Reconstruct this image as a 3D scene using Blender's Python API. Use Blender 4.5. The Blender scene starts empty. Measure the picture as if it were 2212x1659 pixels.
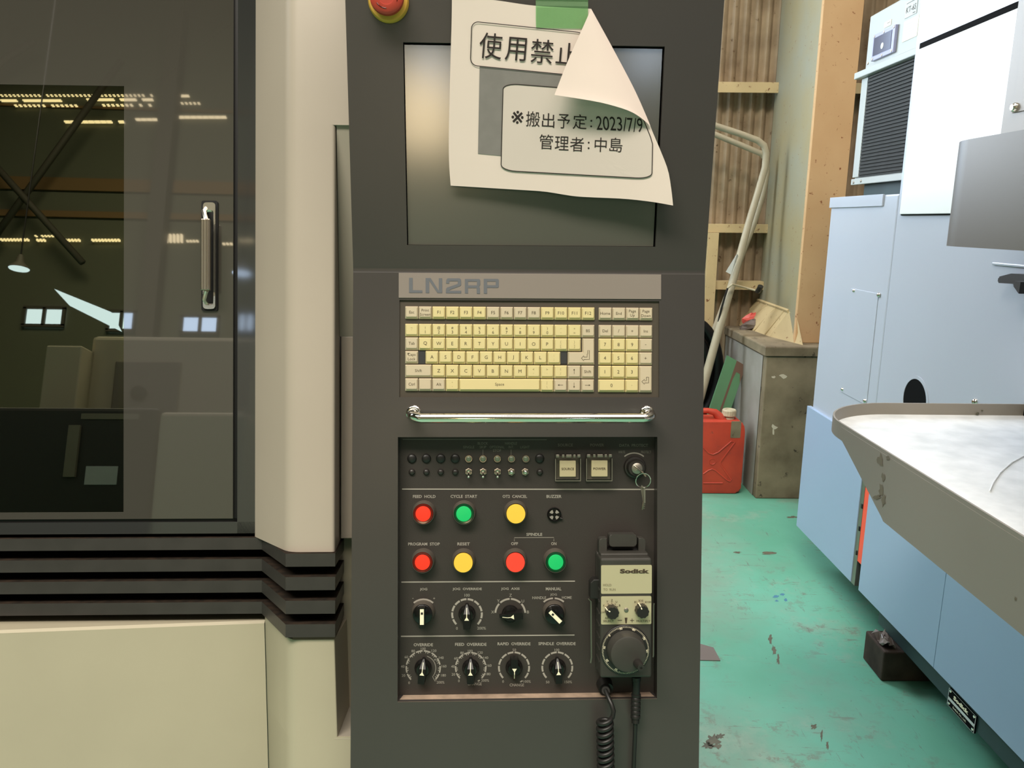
import bpy, bmesh, math, random, os
from mathutils import Vector, Matrix, noise as mnoise

random.seed(7)
SC = bpy.context.scene
COL = SC.collection

# ------------------------------------------------------------------ camera
PW, PH, FPX = 2212.0, 1659.0, 1661.0
CX, CY = PW / 2, PH / 2
_p, _r = math.radians(12.1), math.radians(0.5)
CAM = Vector((0, 0, 1.5))
FW = Vector((0, math.cos(_p), -math.sin(_p)))
_U0 = Vector((0, math.sin(_p), math.cos(_p)))
RT = Vector((math.cos(_r), 0, 0)) + _U0 * math.sin(_r)
UP = _U0 * math.cos(_r) - Vector((math.sin(_r), 0, 0))
cd = bpy.data.cameras.new('camera')
cam = bpy.data.objects.new('camera', cd)
COL.objects.link(cam)
cd.sensor_width = 36.0
cd.lens = 36.0 * FPX / PW
cd.clip_start = 0.02
cam.matrix_world = Matrix(((RT.x, UP.x, -FW.x, CAM.x), (RT.y, UP.y, -FW.y, CAM.y),
                           (RT.z, UP.z, -FW.z, CAM.z), (0, 0, 0, 1)))
SC.camera = cam

# ------------------------------------------------------------------ world, light, exposure
SC.view_settings.view_transform = 'Standard'
SC.view_settings.look = 'None'
SC.view_settings.exposure = 0.0
SC.view_settings.gamma = 1.0
SC.view_settings.use_curve_mapping = False
wd = bpy.data.worlds.new('hall_air')
SC.world = wd
wd.use_nodes = True
_bg = wd.node_tree.nodes['Background']
_bg.inputs[0].default_value = (0.90, 0.86, 0.84, 1)
_bg.inputs[1].default_value = 0.33


def area(name, loc, target, sx, sy, power, col):
    l = bpy.data.lights.new(name, 'AREA')
    l.shape = 'RECTANGLE'
    l.size, l.size_y, l.energy, l.color = sx, sy, power, col
    o = bpy.data.objects.new(name, l)
    COL.objects.link(o)
    o.location = loc
    d = Vector(target) - Vector(loc)
    o.rotation_euler = d.to_track_quat('-Z', 'Y').to_euler()
    return o


area('roof_skylight', (2.4, -2.5, 7.4), (0.0, 0.2, 0.2), 6.0, 3.0, 270, (1.0, 0.87, 0.78))
area('tray_floor_fill', (0.7, 1.9, 8.0), (0.7, 1.9, 0.0), 3.0, 3.0, 180, (1.0, 0.93, 0.88))  # fill light added overhead to brighten tray, ledges and floor
area('rear_hall_fill', (-3.5, -5.0, 11.0), (-3.5, -7.5, 0.0), 8.0, 4.0, 2600, (1.0, 0.93, 0.82))  # added fill, lights the rear hall so its reflections show
area('high_window_light', (-4.6, 2.9, 4.3), (1.3, 2.4, 1.0), 3.6, 2.2, 70, (0.80, 0.90, 1.0))
area('back_window_light', (-0.35, 4.5, 2.45), (0.9, 1.6, 1.4), 1.5, 1.4, 105, (0.86, 0.93, 1.0))

# ------------------------------------------------------------------ pixel rays onto real planes


def ray(x, y):
    return RT * ((x - CX) / FPX) - UP * ((y - CY) / FPX) + FW


def onplane(x, y, P0, N):
    d = ray(x, y)
    return CAM + d * ((P0 - CAM).dot(N) / d.dot(N))


def onX(x, y, X): return onplane(x, y, Vector((X, 0, 0)), Vector((1, 0, 0)))
def onY(x, y, Y): return onplane(x, y, Vector((0, Y, 0)), Vector((0, 1, 0)))
def onZ(x, y, Z): return onplane(x, y, Vector((0, 0, Z)), Vector((0, 0, 1)))


class Frame:
    """A plane in the place: origin, right, up, out of the surface."""

    def __init__(s, O, u, v, w):
        s.O, s.u, s.v, s.w = O, u, v, w

    def P(s, u, v, w=0.0):
        return s.O + s.u * u + s.v * v + s.w * w

    def uv(s, x, y, w=0.0):
        P = onplane(x, y, s.O + s.w * w, s.w) - s.O
        return P.dot(s.u), P.dot(s.v)

    def px(s, x, y, w=0.0):
        return onplane(x, y, s.O + s.w * w, s.w)


def mkframe(yaw, tilt, O):
    y, t = math.radians(yaw), math.radians(tilt)
    u = Vector((math.cos(y), math.sin(y), 0))
    a = Vector((-math.sin(y), math.cos(y), 0))
    v = a * math.sin(t) + Vector((0, 0, math.cos(t)))
    return Frame(O, u, v, u.cross(v))


YAW = 2.0
M = mkframe(YAW, 12.1, CAM + FW * 1.08)          # the sloping face of the console
HINGE = 0.1595
S = mkframe(YAW, 0.0, M.P(0, HINGE))             # the upright screen face, from the crease upwards
WORLD = Frame(Vector((0, 0, 0)), Vector((1, 0, 0)), Vector((0, 1, 0)), Vector((0, 0, 1)))
PXM = 1.08 / FPX                                  # metres per pixel on the console face

# ------------------------------------------------------------------ materials


def lin(c):
    return tuple(((v / 255.0) / 12.92 if v <= 10 else ((v / 255.0 + 0.055) / 1.055) ** 2.4) for v in c)


def mat(name, rgb, rough=0.5, metal=0.0, spec=0.5, var=None, bump=None, coat=0.0, rgb2=None, spots=None):
    """rgb in 0-255. var=(scale, amount) mottles; rgb2 is mixed by the mottling; bump=(scale, strength, dist);
    spots=(rgb, scale, threshold) adds specks of wear."""
    m = bpy.data.materials.new(name)
    m.use_nodes = True
    nt = m.node_tree
    b = nt.nodes['Principled BSDF']
    c = lin(rgb)
    b.inputs['Base Color'].default_value = (*c, 1)
    b.inputs['Roughness'].default_value = rough
    b.inputs['Metallic'].default_value = metal
    b.inputs['Specular IOR Level'].default_value = spec
    b.inputs['Coat Weight'].default_value = coat
    b.inputs['Coat Roughness'].default_value = rough
    tc = nt.nodes.new('ShaderNodeTexCoord')
    out = None
    if var or rgb2:
        sc, am = var or (5, 0.5)
        n = nt.nodes.new('ShaderNodeTexNoise')
        n.inputs['Scale'].default_value = sc
        n.inputs['Detail'].default_value = 5
        nt.links.new(tc.outputs['Object'], n.inputs['Vector'])
        rp = nt.nodes.new('ShaderNodeValToRGB')
        rp.color_ramp.elements[0].position = 0.35
        rp.color_ramp.elements[1].position = 0.7
        d = lin(rgb2) if rgb2 else tuple(v * (1 - am) for v in c)
        rp.color_ramp.elements[0].color = (*c, 1)
        rp.color_ramp.elements[1].color = (*d, 1)
        nt.links.new(n.outputs['Fac'], rp.inputs['Fac'])
        out = rp.outputs['Color']
    if spots:
        srgb, ssc, th = spots
        n = nt.nodes.new('ShaderNodeTexNoise')
        n.inputs['Scale'].default_value = ssc
        n.inputs['Detail'].default_value = 8
        n.inputs['Roughness'].default_value = 0.7
        nt.links.new(tc.outputs['Object'], n.inputs['Vector'])
        rp = nt.nodes.new('ShaderNodeValToRGB')
        rp.color_ramp.elements[0].position = th
        rp.color_ramp.elements[1].position = th + 0.05
        rp.color_ramp.elements[0].color = (0, 0, 0, 1)
        rp.color_ramp.elements[1].color = (1, 1, 1, 1)
        nt.links.new(n.outputs['Fac'], rp.inputs['Fac'])
        mx = nt.nodes.new('ShaderNodeMix')
        mx.data_type = 'RGBA'
        nt.links.new(rp.outputs['Color'], mx.inputs[0])
        if out:
            nt.links.new(out, mx.inputs[6])
        else:
            mx.inputs[6].default_value = (*c, 1)
        mx.inputs[7].default_value = (*lin(srgb), 1)
        out = mx.outputs[2]
    if out:
        nt.links.new(out, b.inputs['Base Color'])
    if bump:
        n = nt.nodes.new('ShaderNodeTexNoise')
        n.inputs['Scale'].default_value = bump[0]
        n.inputs['Detail'].default_value = 4
        nt.links.new(tc.outputs['Object'], n.inputs['Vector'])
        bp = nt.nodes.new('ShaderNodeBump')
        bp.inputs['Strength'].default_value = bump[1]
        bp.inputs['Distance'].default_value = bump[2]
        nt.links.new(n.outputs['Fac'], bp.inputs['Height'])
        nt.links.new(bp.outputs['Normal'], b.inputs['Normal'])
    return m


def emis(name, rgb, strength):
    m = bpy.data.materials.new(name)
    m.use_nodes = True
    nt = m.node_tree
    nt.nodes.clear()
    e = nt.nodes.new('ShaderNodeEmission')
    e.inputs[0].default_value = (*lin(rgb), 1)
    e.inputs[1].default_value = strength
    o = nt.nodes.new('ShaderNodeOutputMaterial')
    nt.links.new(e.outputs[0], o.inputs[0])
    return m


def film(name, tint, refl, fac, rough=0.02, diffuse=None, dfac=0.0):
    """Thin tinted sheet: what is behind it shows through the tint, its face mirrors the hall."""
    m = bpy.data.materials.new(name)
    m.use_nodes = True
    nt = m.node_tree
    nt.nodes.clear()
    t = nt.nodes.new('ShaderNodeBsdfTransparent')
    t.inputs[0].default_value = (*tint, 1)
    g = nt.nodes.new('ShaderNodeBsdfGlossy')
    g.inputs['Color'].default_value = (*refl, 1)
    g.inputs['Roughness'].default_value = rough
    x = nt.nodes.new('ShaderNodeMixShader')
    lw = nt.nodes.new('ShaderNodeFresnel')
    lw.inputs['IOR'].default_value = fac
    nt.links.new(lw.outputs[0], x.inputs[0])
    src = t.outputs[0]
    if diffuse:
        d = nt.nodes.new('ShaderNodeBsdfDiffuse')
        d.inputs[0].default_value = (*diffuse, 1)
        y = nt.nodes.new('ShaderNodeMixShader')
        y.inputs[0].default_value = dfac
        nt.links.new(t.outputs[0], y.inputs[1])
        nt.links.new(d.outputs[0], y.inputs[2])
        src = y.outputs[0]
    nt.links.new(src, x.inputs[1])
    nt.links.new(g.outputs[0], x.inputs[2])
    o = nt.nodes.new('ShaderNodeOutputMaterial')
    nt.links.new(x.outputs[0], o.inputs[0])
    return m


MT = dict(
    console=mat('charcoal_satin_paint', (62, 58, 55), 0.32, spec=0.5, var=(3, 0.12), bump=(420, 0.05, 0.0006)),
    panel=mat('black_grained_plastic', (52, 47, 43), 0.5, spec=0.35, bump=(700, 0.35, 0.0006)),
    recess=mat('recess_edge_metal', (206, 180, 156), 0.4, metal=0.35, var=(40, 0.4)),
    print=mat('grey_panel_print', (154, 148, 138), 0.6, spec=0.2),
    printdim=mat('dim_panel_print', (118, 113, 104), 0.6, spec=0.2),
    plate=mat('taupe_name_plate', (130, 120, 112), 0.5, spec=0.3),
    platetext=mat('slate_plate_letters', (97, 99, 104), 0.5, spec=0.3),
    kbback=mat('keyboard_backing', (72, 65, 55), 0.55, spec=0.3),
    kbblank=mat('keyboard_blank', (54, 54, 54), 0.5, spec=0.3),
    keyy=mat('yellowed_key_plastic', (210, 194, 142), 0.5, spec=0.35, var=(9, 0.06)),
    keyg=mat('beige_key_plastic', (194, 179, 152), 0.5, spec=0.35, var=(9, 0.06)),
    keyink=mat('key_legend_ink', (88, 78, 62), 0.7, spec=0.1),
    keyink2=mat('faint_key_legend_ink', (150, 136, 100), 0.7, spec=0.1),
    chrome=mat('polished_chrome', (225, 218, 205), 0.08, metal=1.0),
    steel=mat('brushed_steel', (176, 166, 150), 0.28, metal=1.0),
    dullsteel=mat('dull_steel', (150, 144, 132), 0.4, metal=0.9),
    screen=mat('dark_matte_screen', (84, 82, 75), 0.15, spec=1.0, coat=0.8),
    bezel=mat('black_button_plastic', (40, 37, 34), 0.35, spec=0.5),
    bezel2=mat('grey_button_bezel', (78, 72, 64), 0.4, spec=0.5),
    blackgloss=mat('black_gloss_plastic', (14, 13, 12), 0.22, spec=0.4),
    knobblack=mat('black_knob_plastic', (18, 17, 16), 0.34, spec=0.25),
    black=mat('black_plastic', (30, 29, 27), 0.4, spec=0.4),
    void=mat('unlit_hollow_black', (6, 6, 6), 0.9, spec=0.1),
    red=mat('red_button_plastic', (236, 52, 30), 0.35, spec=0.5),
    redflat=mat('flat_red_button_plastic', (240, 70, 52), 0.45, spec=0.3),
    redring=mat('dark_red_lens_ring', (92, 18, 12), 0.12, spec=0.6),
    green=mat('green_button_plastic', (22, 190, 105), 0.35, spec=0.5),
    greenring=mat('dark_green_lens_ring', (6, 62, 34), 0.12, spec=0.6),
    yellow=mat('yellow_button_plastic', (240, 194, 70), 0.45, spec=0.3),
    ivory=mat('ivory_plastic', (240, 230, 200), 0.4, spec=0.4),
    cover=film('clear_switch_cover', (0.96, 0.95, 0.92), (1, 1, 1), 1.25, 0.05),
    capwhite=mat('cream_switch_cap', (214, 203, 168), 0.5, spec=0.3),
    led=mat('grey_green_lamp_lens', (112, 122, 100), 0.2, spec=0.6),
    goldplate=mat('pendant_face_plate', (196, 186, 152), 0.35, metal=0.35),
    plateink=mat('pendant_print', (66, 56, 44), 0.6, spec=0.2),
    plateink2=mat('worn_pendant_print', (120, 112, 90), 0.6, spec=0.2),
    pendant=mat('pendant_body_plastic', (58, 56, 51), 0.5, spec=0.35, var=(30, 0.2)),
    estop=mat('emergency_stop_red', (190, 66, 50), 0.45, spec=0.4, var=(30, 0.2)),
    estopyellow=mat('emergency_stop_yellow', (205, 160, 66), 0.45, spec=0.4),
    paper=mat('white_paper', (214, 199, 189), 0.8, spec=0.15, bump=(18, 0.12, 0.004)),
    paperink=mat('printed_black', (52, 46, 44), 0.8, spec=0.1),
    papershade=mat('shaded_paper_box', (200, 188, 179), 0.8, spec=0.15),  # paper colour darkened to put the second box's shading in
    papergrey=mat('printed_grey', (128, 124, 120), 0.8, spec=0.1, var=(60, 0.1)),
    tape=film('green_cloth_tape', (0.64, 0.93, 0.66), (1, 1, 1), 1.2, 0.35, (0.30, 0.58, 0.26), 0.22),
    cream=mat('cream_machine_paint', (172, 160, 146), 0.38, spec=0.45, var=(4, 0.06)),
    creamgrey=mat('cream_side_paint', (158, 150, 136), 0.4, spec=0.4, var=(4, 0.06)),
    creamlow=mat('yellowed_cream_paint', (168, 160, 138), 0.42, spec=0.4, var=(5, 0.07)),
    slat=mat('black_moulding', (54, 51, 48), 0.42, spec=0.4, var=(25, 0.2)),
    dust=mat('dusty_black_top', (34, 30, 26), 0.9, spec=0.1, rgb2=(56, 45, 36), var=(60, 0.5)),
    door=mat('smoked_door_surround', (64, 61, 55), 0.02, spec=1.0, coat=1.0),
    doorframe=mat('dark_door_frame', (48, 48, 47), 0.05, spec=1.0, coat=0.5),
    rubber=mat('black_rubber_gasket', (10, 10, 10), 0.5, spec=0.3),
    glass=film('smoked_green_glass', (0.20, 0.22, 0.07), (1.0, 1.0, 0.72), 2.35, 0.01),
    interior=mat('machine_interior_paint', (120, 112, 80), 0.6),
    olive=mat('olive_liner', (98, 104, 62), 0.6),
    blue=mat('pale_blue_white_paint', (174, 181, 192), 0.24, spec=0.45, var=(2, 0.03)),
    bluelow=mat('blue_skirt_paint', (150, 170, 194), 0.36, spec=0.4, var=(2, 0.04)),
    acwhite=mat('pale_green_white_paint', (166, 171, 166), 0.4, spec=0.4),
    doorlit=mat('overexposed_door_white', (220, 224, 220), 0.26, spec=0.5),  # door made whiter to carry the overexposed light on it
    greige=mat('greige_paint', (138, 131, 120), 0.42, spec=0.4, var=(4, 0.05)),
    greigegloss=mat('satin_greige_housing', (92, 86, 74), 0.42, spec=0.4, metal=0.1),
    traywhite=mat('scuffed_white_tray', (240, 241, 240), 0.4, spec=0.4, rgb2=(216, 218, 217), var=(16, 0.2), bump=(22, 0.25, 0.003)),
    darkgreen=mat('dark_green_frame_paint', (48, 66, 66), 0.5, spec=0.3, var=(10, 0.2)),
    filter=mat('dark_filter_mesh', (52, 53, 50), 0.7, spec=0.2),
    lilac=mat('lilac_instrument_frame', (150, 152, 180), 0.4),
    tinted=mat('tinted_instrument_window', (70, 72, 92), 0.15, spec=0.6),
    sticker=mat('cream_sticker', (232, 230, 206), 0.7, spec=0.2),
    sticker2=mat('grey_sticker', (196, 200, 196), 0.7, spec=0.2),
    ink=mat('grey_sticker_ink', (112, 112, 106), 0.8, spec=0.1),
    orange=mat('orange_red_rail', (238, 92, 66), 0.5, spec=0.3),
    wall=mat('weathered_corrugated_sheet', (156, 138, 112), 0.8, spec=0.15, rgb2=(116, 99, 78), var=(5, 0.3), spots=((92, 74, 54), 20, 0.62)),
    girt=mat('cream_girt_paint', (192, 172, 130), 0.6, spec=0.3, var=(6, 0.15), spots=((110, 72, 44), 30, 0.61)),
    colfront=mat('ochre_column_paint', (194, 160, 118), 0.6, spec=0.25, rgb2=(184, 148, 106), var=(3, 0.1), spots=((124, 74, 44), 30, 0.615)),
    colsidelit=mat('cool_lit_column_side', (146, 136, 104), 0.65, spec=0.2, rgb2=(138, 140, 126), var=(2.4, 0.2), spots=((120, 88, 60), 36, 0.63)),  # grey-green tone carries the cool light falling on this side
    concrete=mat('stained_concrete', (136, 124, 102), 0.85, spec=0.15, rgb2=(102, 92, 74), var=(6, 0.3), bump=(60, 0.4, 0.003), spots=((66, 60, 50), 14, 0.61)),
    concretelit=mat('cool_lit_concrete', (150, 146, 138), 0.85, spec=0.15, rgb2=(126, 122, 112), var=(4, 0.3)),  # bluish light on the plinth's left face put into its colour
    pipe=mat('cream_pipe_paint', (158, 150, 128), 0.45, spec=0.4, var=(12, 0.1), spots=((104, 92, 70), 30, 0.7)),
    jerry=mat('red_jerrycan_plastic', (188, 68, 48), 0.45, spec=0.35, rgb2=(164, 60, 46), var=(9, 0.3), spots=((100, 62, 54), 14, 0.63)),
    cap=mat('dirty_white_cap', (188, 178, 150), 0.6, var=(40, 0.3)),
    boardgreen=mat('green_board_paint', (92, 136, 100), 0.6, spec=0.25, var=(9, 0.12)),
    boardbrown=mat('bare_brown_board', (104, 80, 66), 0.8),
    wood=mat('oily_dark_wood', (74, 62, 54), 0.75, spec=0.2, rgb2=(46, 38, 32), var=(12, 0.3)),
    redbag=mat('red_plastic_wrap', (206, 90, 80), 0.3, spec=0.5),
    greybag=mat('grey_plastic_wrap', (112, 102, 96), 0.35, spec=0.5),
    stain=mat('dark_brown_floor_stain', (96, 92, 74), 0.7, var=(30, 0.4)),
    tracestain=mat('olive_dirt_trace', (112, 102, 82), 0.6, var=(40, 0.2)),
    whitechip=mat('pale_paint_chip', (196, 186, 166), 0.8),
    bluemark=mat('blue_floor_mark', (70, 118, 142), 0.7),
    wire=mat('pale_wire', (160, 148, 120), 0.5),
    roof=mat('dark_green_roof_sheet', (58, 64, 44), 0.8),
    roofbrown=mat('brown_roof_beam', (118, 92, 56), 0.8),
    truss=mat('roof_truss_steel', (74, 70, 58), 0.7),
    rear=mat('dark_hall_wall', (92, 94, 76), 0.8),
    oppcream=mat('opposite_cream_paint', (196, 188, 166), 0.5),
    oppdark=mat('opposite_console_paint', (60, 60, 58), 0.5),
    opplabel=mat('opposite_label', (196, 198, 206), 0.6),
    satin=mat('satin_chrome', (214, 208, 196), 0.2, metal=0.9),
    coolglow=emis('cool_glow_for_screen', (215, 230, 255), 16.0),  # this glow and the next are added for the screen's reflections
    warmglow=emis('warm_glow_for_screen', (255, 226, 178), 11.0),
    sky=emis('daylight_window_pane', (205, 228, 255), 6.0),
    rooflight=emis('warm_roof_light', (255, 232, 186), 5.5),
)


def floor_material():
    m = bpy.data.materials.new('green_epoxy_floor')
    m.use_nodes = True
    nt = m.node_tree
    N, L = nt.nodes, nt.links
    b = N['Principled BSDF']
    tc = N.new('ShaderNodeTexCoord')

    def tex(scale, detail, rough=0.6, stretch=None, rot=0.0):
        mp = N.new('ShaderNodeMapping')
        if stretch:
            mp.inputs['Scale'].default_value = stretch
        mp.inputs['Rotation'].default_value = (0, 0, rot)
        L.new(tc.outputs['Object'], mp.inputs['Vector'])
        n = N.new('ShaderNodeTexNoise')
        n.inputs['Scale'].default_value = scale
        n.inputs['Detail'].default_value = detail
        n.inputs['Roughness'].default_value = rough
        L.new(mp.outputs[0], n.inputs['Vector'])
        return n.outputs['Fac']

    def ramp(src, a, b_):
        r = N.new('ShaderNodeValToRGB')
        r.color_ramp.elements[0].position = a
        r.color_ramp.elements[1].position = b_
        L.new(src, r.inputs[0])
        return r.outputs[0]

    def mix(fac, a, b_, scale=1.0):
        mx = N.new('ShaderNodeMix')
        mx.data_type = 'RGBA'
        if scale != 1.0:
            mm = N.new('ShaderNodeMath')
            mm.operation = 'MULTIPLY'
            mm.inputs[1].default_value = scale
            L.new(fac, mm.inputs[0])
            fac = mm.outputs[0]
        L.new(fac, mx.inputs[0])
        for i, v in ((6, a), (7, b_)):
            if isinstance(v, tuple):
                mx.inputs[i].default_value = (*lin(v), 1)
            else:
                L.new(v, mx.inputs[i])
        return mx.outputs[2]
    def mul(a, b_):
        mm = N.new('ShaderNodeMath')
        mm.operation = 'MULTIPLY'
        L.new(a, mm.inputs[0])
        L.new(b_, mm.inputs[1])
        return mm.outputs[0]
    m1 = ramp(tex(1.3, 3), 0.42, 0.60)
    m2 = ramp(tex(1.9, 3, 0.6, (1, 1, 1), 0.8), 0.40, 0.58)
    c = mix(ramp(tex(1.7, 4), 0.36, 0.64), (106, 170, 146), (92, 156, 130))
    c = mix(ramp(tex(0.9, 5, 0.65), 0.50, 0.66), c, (124, 138, 122), 0.7)             # worn greyish patches
    c = mix(ramp(tex(2.6, 6, 0.75), 0.55, 0.66), c, (140, 158, 140), 0.55)
    c = mix(mul(ramp(tex(11, 8, 0.8), 0.55, 0.61), m1), c, (112, 104, 92), 0.75)      # chips
    c = mix(mul(ramp(tex(4.5, 7, 0.75, (1.2, 8.0, 1), 0.5), 0.59, 0.64), m1), c, (106, 96, 86), 0.8)   # drag marks
    c = mix(mul(ramp(tex(5, 7, 0.78, (9.0, 1.3, 1), -0.35), 0.60, 0.65), m2), c, (96, 88, 80), 0.75)
    c = mix(mul(ramp(tex(2.4, 7, 0.8, (1.0, 6.0, 1), 1.0), 0.62, 0.66), m2), c, (92, 82, 74), 0.8)
    c = mix(ramp(tex(24, 4, 0.75), 0.68, 0.72), c, (62, 64, 58), 0.85)                 # dark specks
    L.new(c, b.inputs['Base Color'])
    rr = N.new('ShaderNodeMapRange')
    rr.inputs['To Min'].default_value = 0.28
    rr.inputs['To Max'].default_value = 0.6
    L.new(tex(4, 4), rr.inputs[0])
    L.new(rr.outputs[0], b.inputs['Roughness'])
    return m


MT['floor'] = floor_material()

# ------------------------------------------------------------------ mesh building


class MB:
    """Collects shapes in a frame; build() links them as ONE mesh object."""

    def __init__(s, frame=WORLD):
        s.f = frame
        s.v, s.fc, s.mi, s.sm = [], [], [], []
        s.m = 0

    def raw(s, pts, faces, smooth=False):
        n = len(s.v)
        s.v.extend(pts)
        for f in faces:
            s.fc.append([i + n for i in f])
            s.mi.append(s.m)
            s.sm.append(smooth)

    def loc(s, pts, faces, smooth=False):
        s.raw([s.f.P(*p) for p in pts], faces, smooth)

    def bm(s, bm_, smooth=False):
        bm_.verts.ensure_lookup_table()
        for i, v in enumerate(bm_.verts):
            v.index = i
        s.loc([tuple(v.co) for v in bm_.verts], [[v.index for v in f.verts] for f in bm_.faces], smooth)
        bm_.free()

    def box(s, u0, u1, v0, v1, w0, w1, bev=0.0, seg=2):
        b = bmesh.new()
        bmesh.ops.create_cube(b, size=1.0)
        for v in b.verts:
            v.co = Vector(((u0 + u1) / 2 + v.co.x * (u1 - u0), (v0 + v1) / 2 + v.co.y * (v1 - v0), (w0 + w1) / 2 + v.co.z * (w1 - w0)))
        if bev > 0:
            bmesh.ops.bevel(b, geom=b.edges[:], offset=bev, segments=seg, affect='EDGES', profile=0.5)
        s.bm(b)
        return s

    def prism(s, poly, w0, w1, bev=0.0, inset=0.0, smooth=False):
        """Polygon (counter-clockwise from outside) pushed from w0 to w1; inset shrinks the far end."""
        b = bmesh.new()
        n = len(poly)
        cu = sum(p[0] for p in poly) / n
        cv = sum(p[1] for p in poly) / n
        lo = [b.verts.new((p[0], p[1], w0)) for p in poly]
        hi = [b.verts.new((cu + (p[0] - cu) * (1 - inset), cv + (p[1] - cv) * (1 - inset), w1)) for p in poly]
        b.faces.new(lo[::-1])
        top = b.faces.new(hi)
        for i in range(n):
            b.faces.new((lo[i], lo[(i + 1) % n], hi[(i + 1) % n], hi[i]))
        if bev > 0:
            bmesh.ops.bevel(b, geom=list(top.edges), offset=bev, segments=2, affect='EDGES', profile=0.5)
        bmesh.ops.recalc_face_normals(b, faces=b.faces[:])
        s.bm(b, smooth)
        return s

    def lathe(s, c, prof, seg=28, axes=None, smooth=True, cap=True):
        """prof: (radius, height) pairs about the frame's w axis at c=(u,v,w)."""
        pts, fs = [], []
        k = len(prof)
        for r, h in prof:
            for j in range(seg):
                a = 2 * math.pi * j / seg
                x, y = r * math.cos(a), r * math.sin(a)
                if axes:
                    p = Vector(c) + axes[0] * x + axes[1] * y + axes[2] * h
                    pts.append(tuple(p))
                else:
                    pts.append((c[0] + x, c[1] + y, c[2] + h))
        for i in range(k - 1):
            for j in range(seg):
                fs.append((i * seg + j, i * seg + (j + 1) % seg, (i + 1) * seg + (j + 1) % seg, (i + 1) * seg + j))
        if cap and prof[0][0] > 1e-6:
            fs.append(tuple(range(seg))[::-1])
        if cap and prof[-1][0] > 1e-6:
            fs.append(tuple((k - 1) * seg + j for j in range(seg)))
        s.loc(pts, fs, smooth)
        return s

    def tube(s, path, r, seg=10, world=False, closed=False, smooth=True):
        P = [Vector(p) if world else s.f.P(*p) for p in path]
        n = len(P)
        pts, fs = [], []
        prev = None
        for i in range(n):
            if closed:
                d = P[(i + 1) % n] - P[i - 1]
            else:
                d = P[min(i + 1, n - 1)] - P[max(i - 1, 0)]
            d.normalize()
            if prev is None:
                prev = d.orthogonal().normalized()
            a = (prev - d * prev.dot(d)).normalized()
            b = d.cross(a)
            prev = a
            rr = r[i] if isinstance(r, (list, tuple)) else r
            for j in range(seg):
                t = 2 * math.pi * j / seg
                pts.append(P[i] + a * (rr * math.cos(t)) + b * (rr * math.sin(t)))
        for i in range(n if closed else n - 1):
            q = (i + 1) % n
            for j in range(seg):
                fs.append((i * seg + j, i * seg + (j + 1) % seg, q * seg + (j + 1) % seg, q * seg + j))
        if not closed:
            fs.append(tuple(range(seg))[::-1])
            fs.append(tuple((n - 1) * seg + j for j in range(seg)))
        s.raw(pts, fs, smooth)
        return s

    def quadw(s, a, b, c, d):
        s.raw([Vector(a), Vector(b), Vector(c), Vector(d)], [(0, 1, 2, 3)])

    def build(s, name, mats, parent=None, **props):
        if not isinstance(mats, (list, tuple)):
            mats = [mats]
        c = Vector((0, 0, 0))
        lo = Vector([min(v[i] for v in s.v) for i in range(3)])
        hi = Vector([max(v[i] for v in s.v) for i in range(3)])
        c = (lo + hi) / 2
        if parent is None:
            c.z = lo.z
        me = bpy.data.meshes.new(name)
        me.from_pydata([tuple(Vector(v) - c) for v in s.v], [], s.fc)
        for k in mats:
            me.materials.append(MT[k] if isinstance(k, str) else k)
        me.polygons.foreach_set('material_index', s.mi)
        me.polygons.foreach_set('use_smooth', s.sm)
        me.update()
        b = bmesh.new()
        b.from_mesh(me)
        bmesh.ops.remove_doubles(b, verts=b.verts[:], dist=1e-6)
        b.to_mesh(me)
        b.free()
        if any(s.sm):
            keep = [False] * len(me.polygons)
            me.polygons.foreach_get('use_smooth', keep)
            me.set_sharp_from_angle(angle=math.radians(42))
            me.polygons.foreach_set('use_smooth', keep)
        o = bpy.data.objects.new(name, me)
        COL.objects.link(o)
        o['_at'] = tuple(c)
        place(o, c, parent)
        for k, v in props.items():
            o[k] = v
        return o


def place(o, c, parent):
    o.parent = parent
    o.location = Vector(c) - (Vector(parent['_at']) if parent else Vector((0, 0, 0)))


def thing(name, label, cat, at, group=None):
    o = bpy.data.objects.new(name, None)
    o.empty_display_size = 0.05
    COL.objects.link(o)
    o['_at'] = tuple(at)
    o.location = at
    o['label'], o['category'] = label, cat
    if group:
        o['group'] = group
    return o


# ------------------------------------------------------------------ lettering
_tc = {}


def glyphs(txt, bold=0.0, res=2):
    """Filled outline of a text: triangles in a box whose lower left is (0,0); also its size."""
    key = (txt, bold, res)
    if key in _tc:
        return _tc[key]
    cu = bpy.data.curves.new('text', 'FONT')
    cu.body = txt
    cu.size = 1.0
    cu.resolution_u = res
    cu.offset = bold
    o = bpy.data.objects.new('text', cu)
    COL.objects.link(o)
    dg = bpy.context.evaluated_depsgraph_get()
    me = bpy.data.meshes.new_from_object(o.evaluated_get(dg))
    vs = [(v.co.x, v.co.y) for v in me.vertices]
    fs = [tuple(p.vertices) for p in me.polygons]
    bpy.data.objects.remove(o)
    bpy.data.curves.remove(cu)
    bpy.data.meshes.remove(me)
    if not vs:
        _tc[key] = ([], [], 1, 1)
        return _tc[key]
    x0, y0 = min(v[0] for v in vs), min(v[1] for v in vs)
    x1, y1 = max(v[0] for v in vs), max(v[1] for v in vs)
    _tc[key] = ([(x - x0, y - y0) for x, y in vs], fs, max(x1 - x0, 1e-4), max(y1 - y0, 1e-4))
    return _tc[key]


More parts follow.
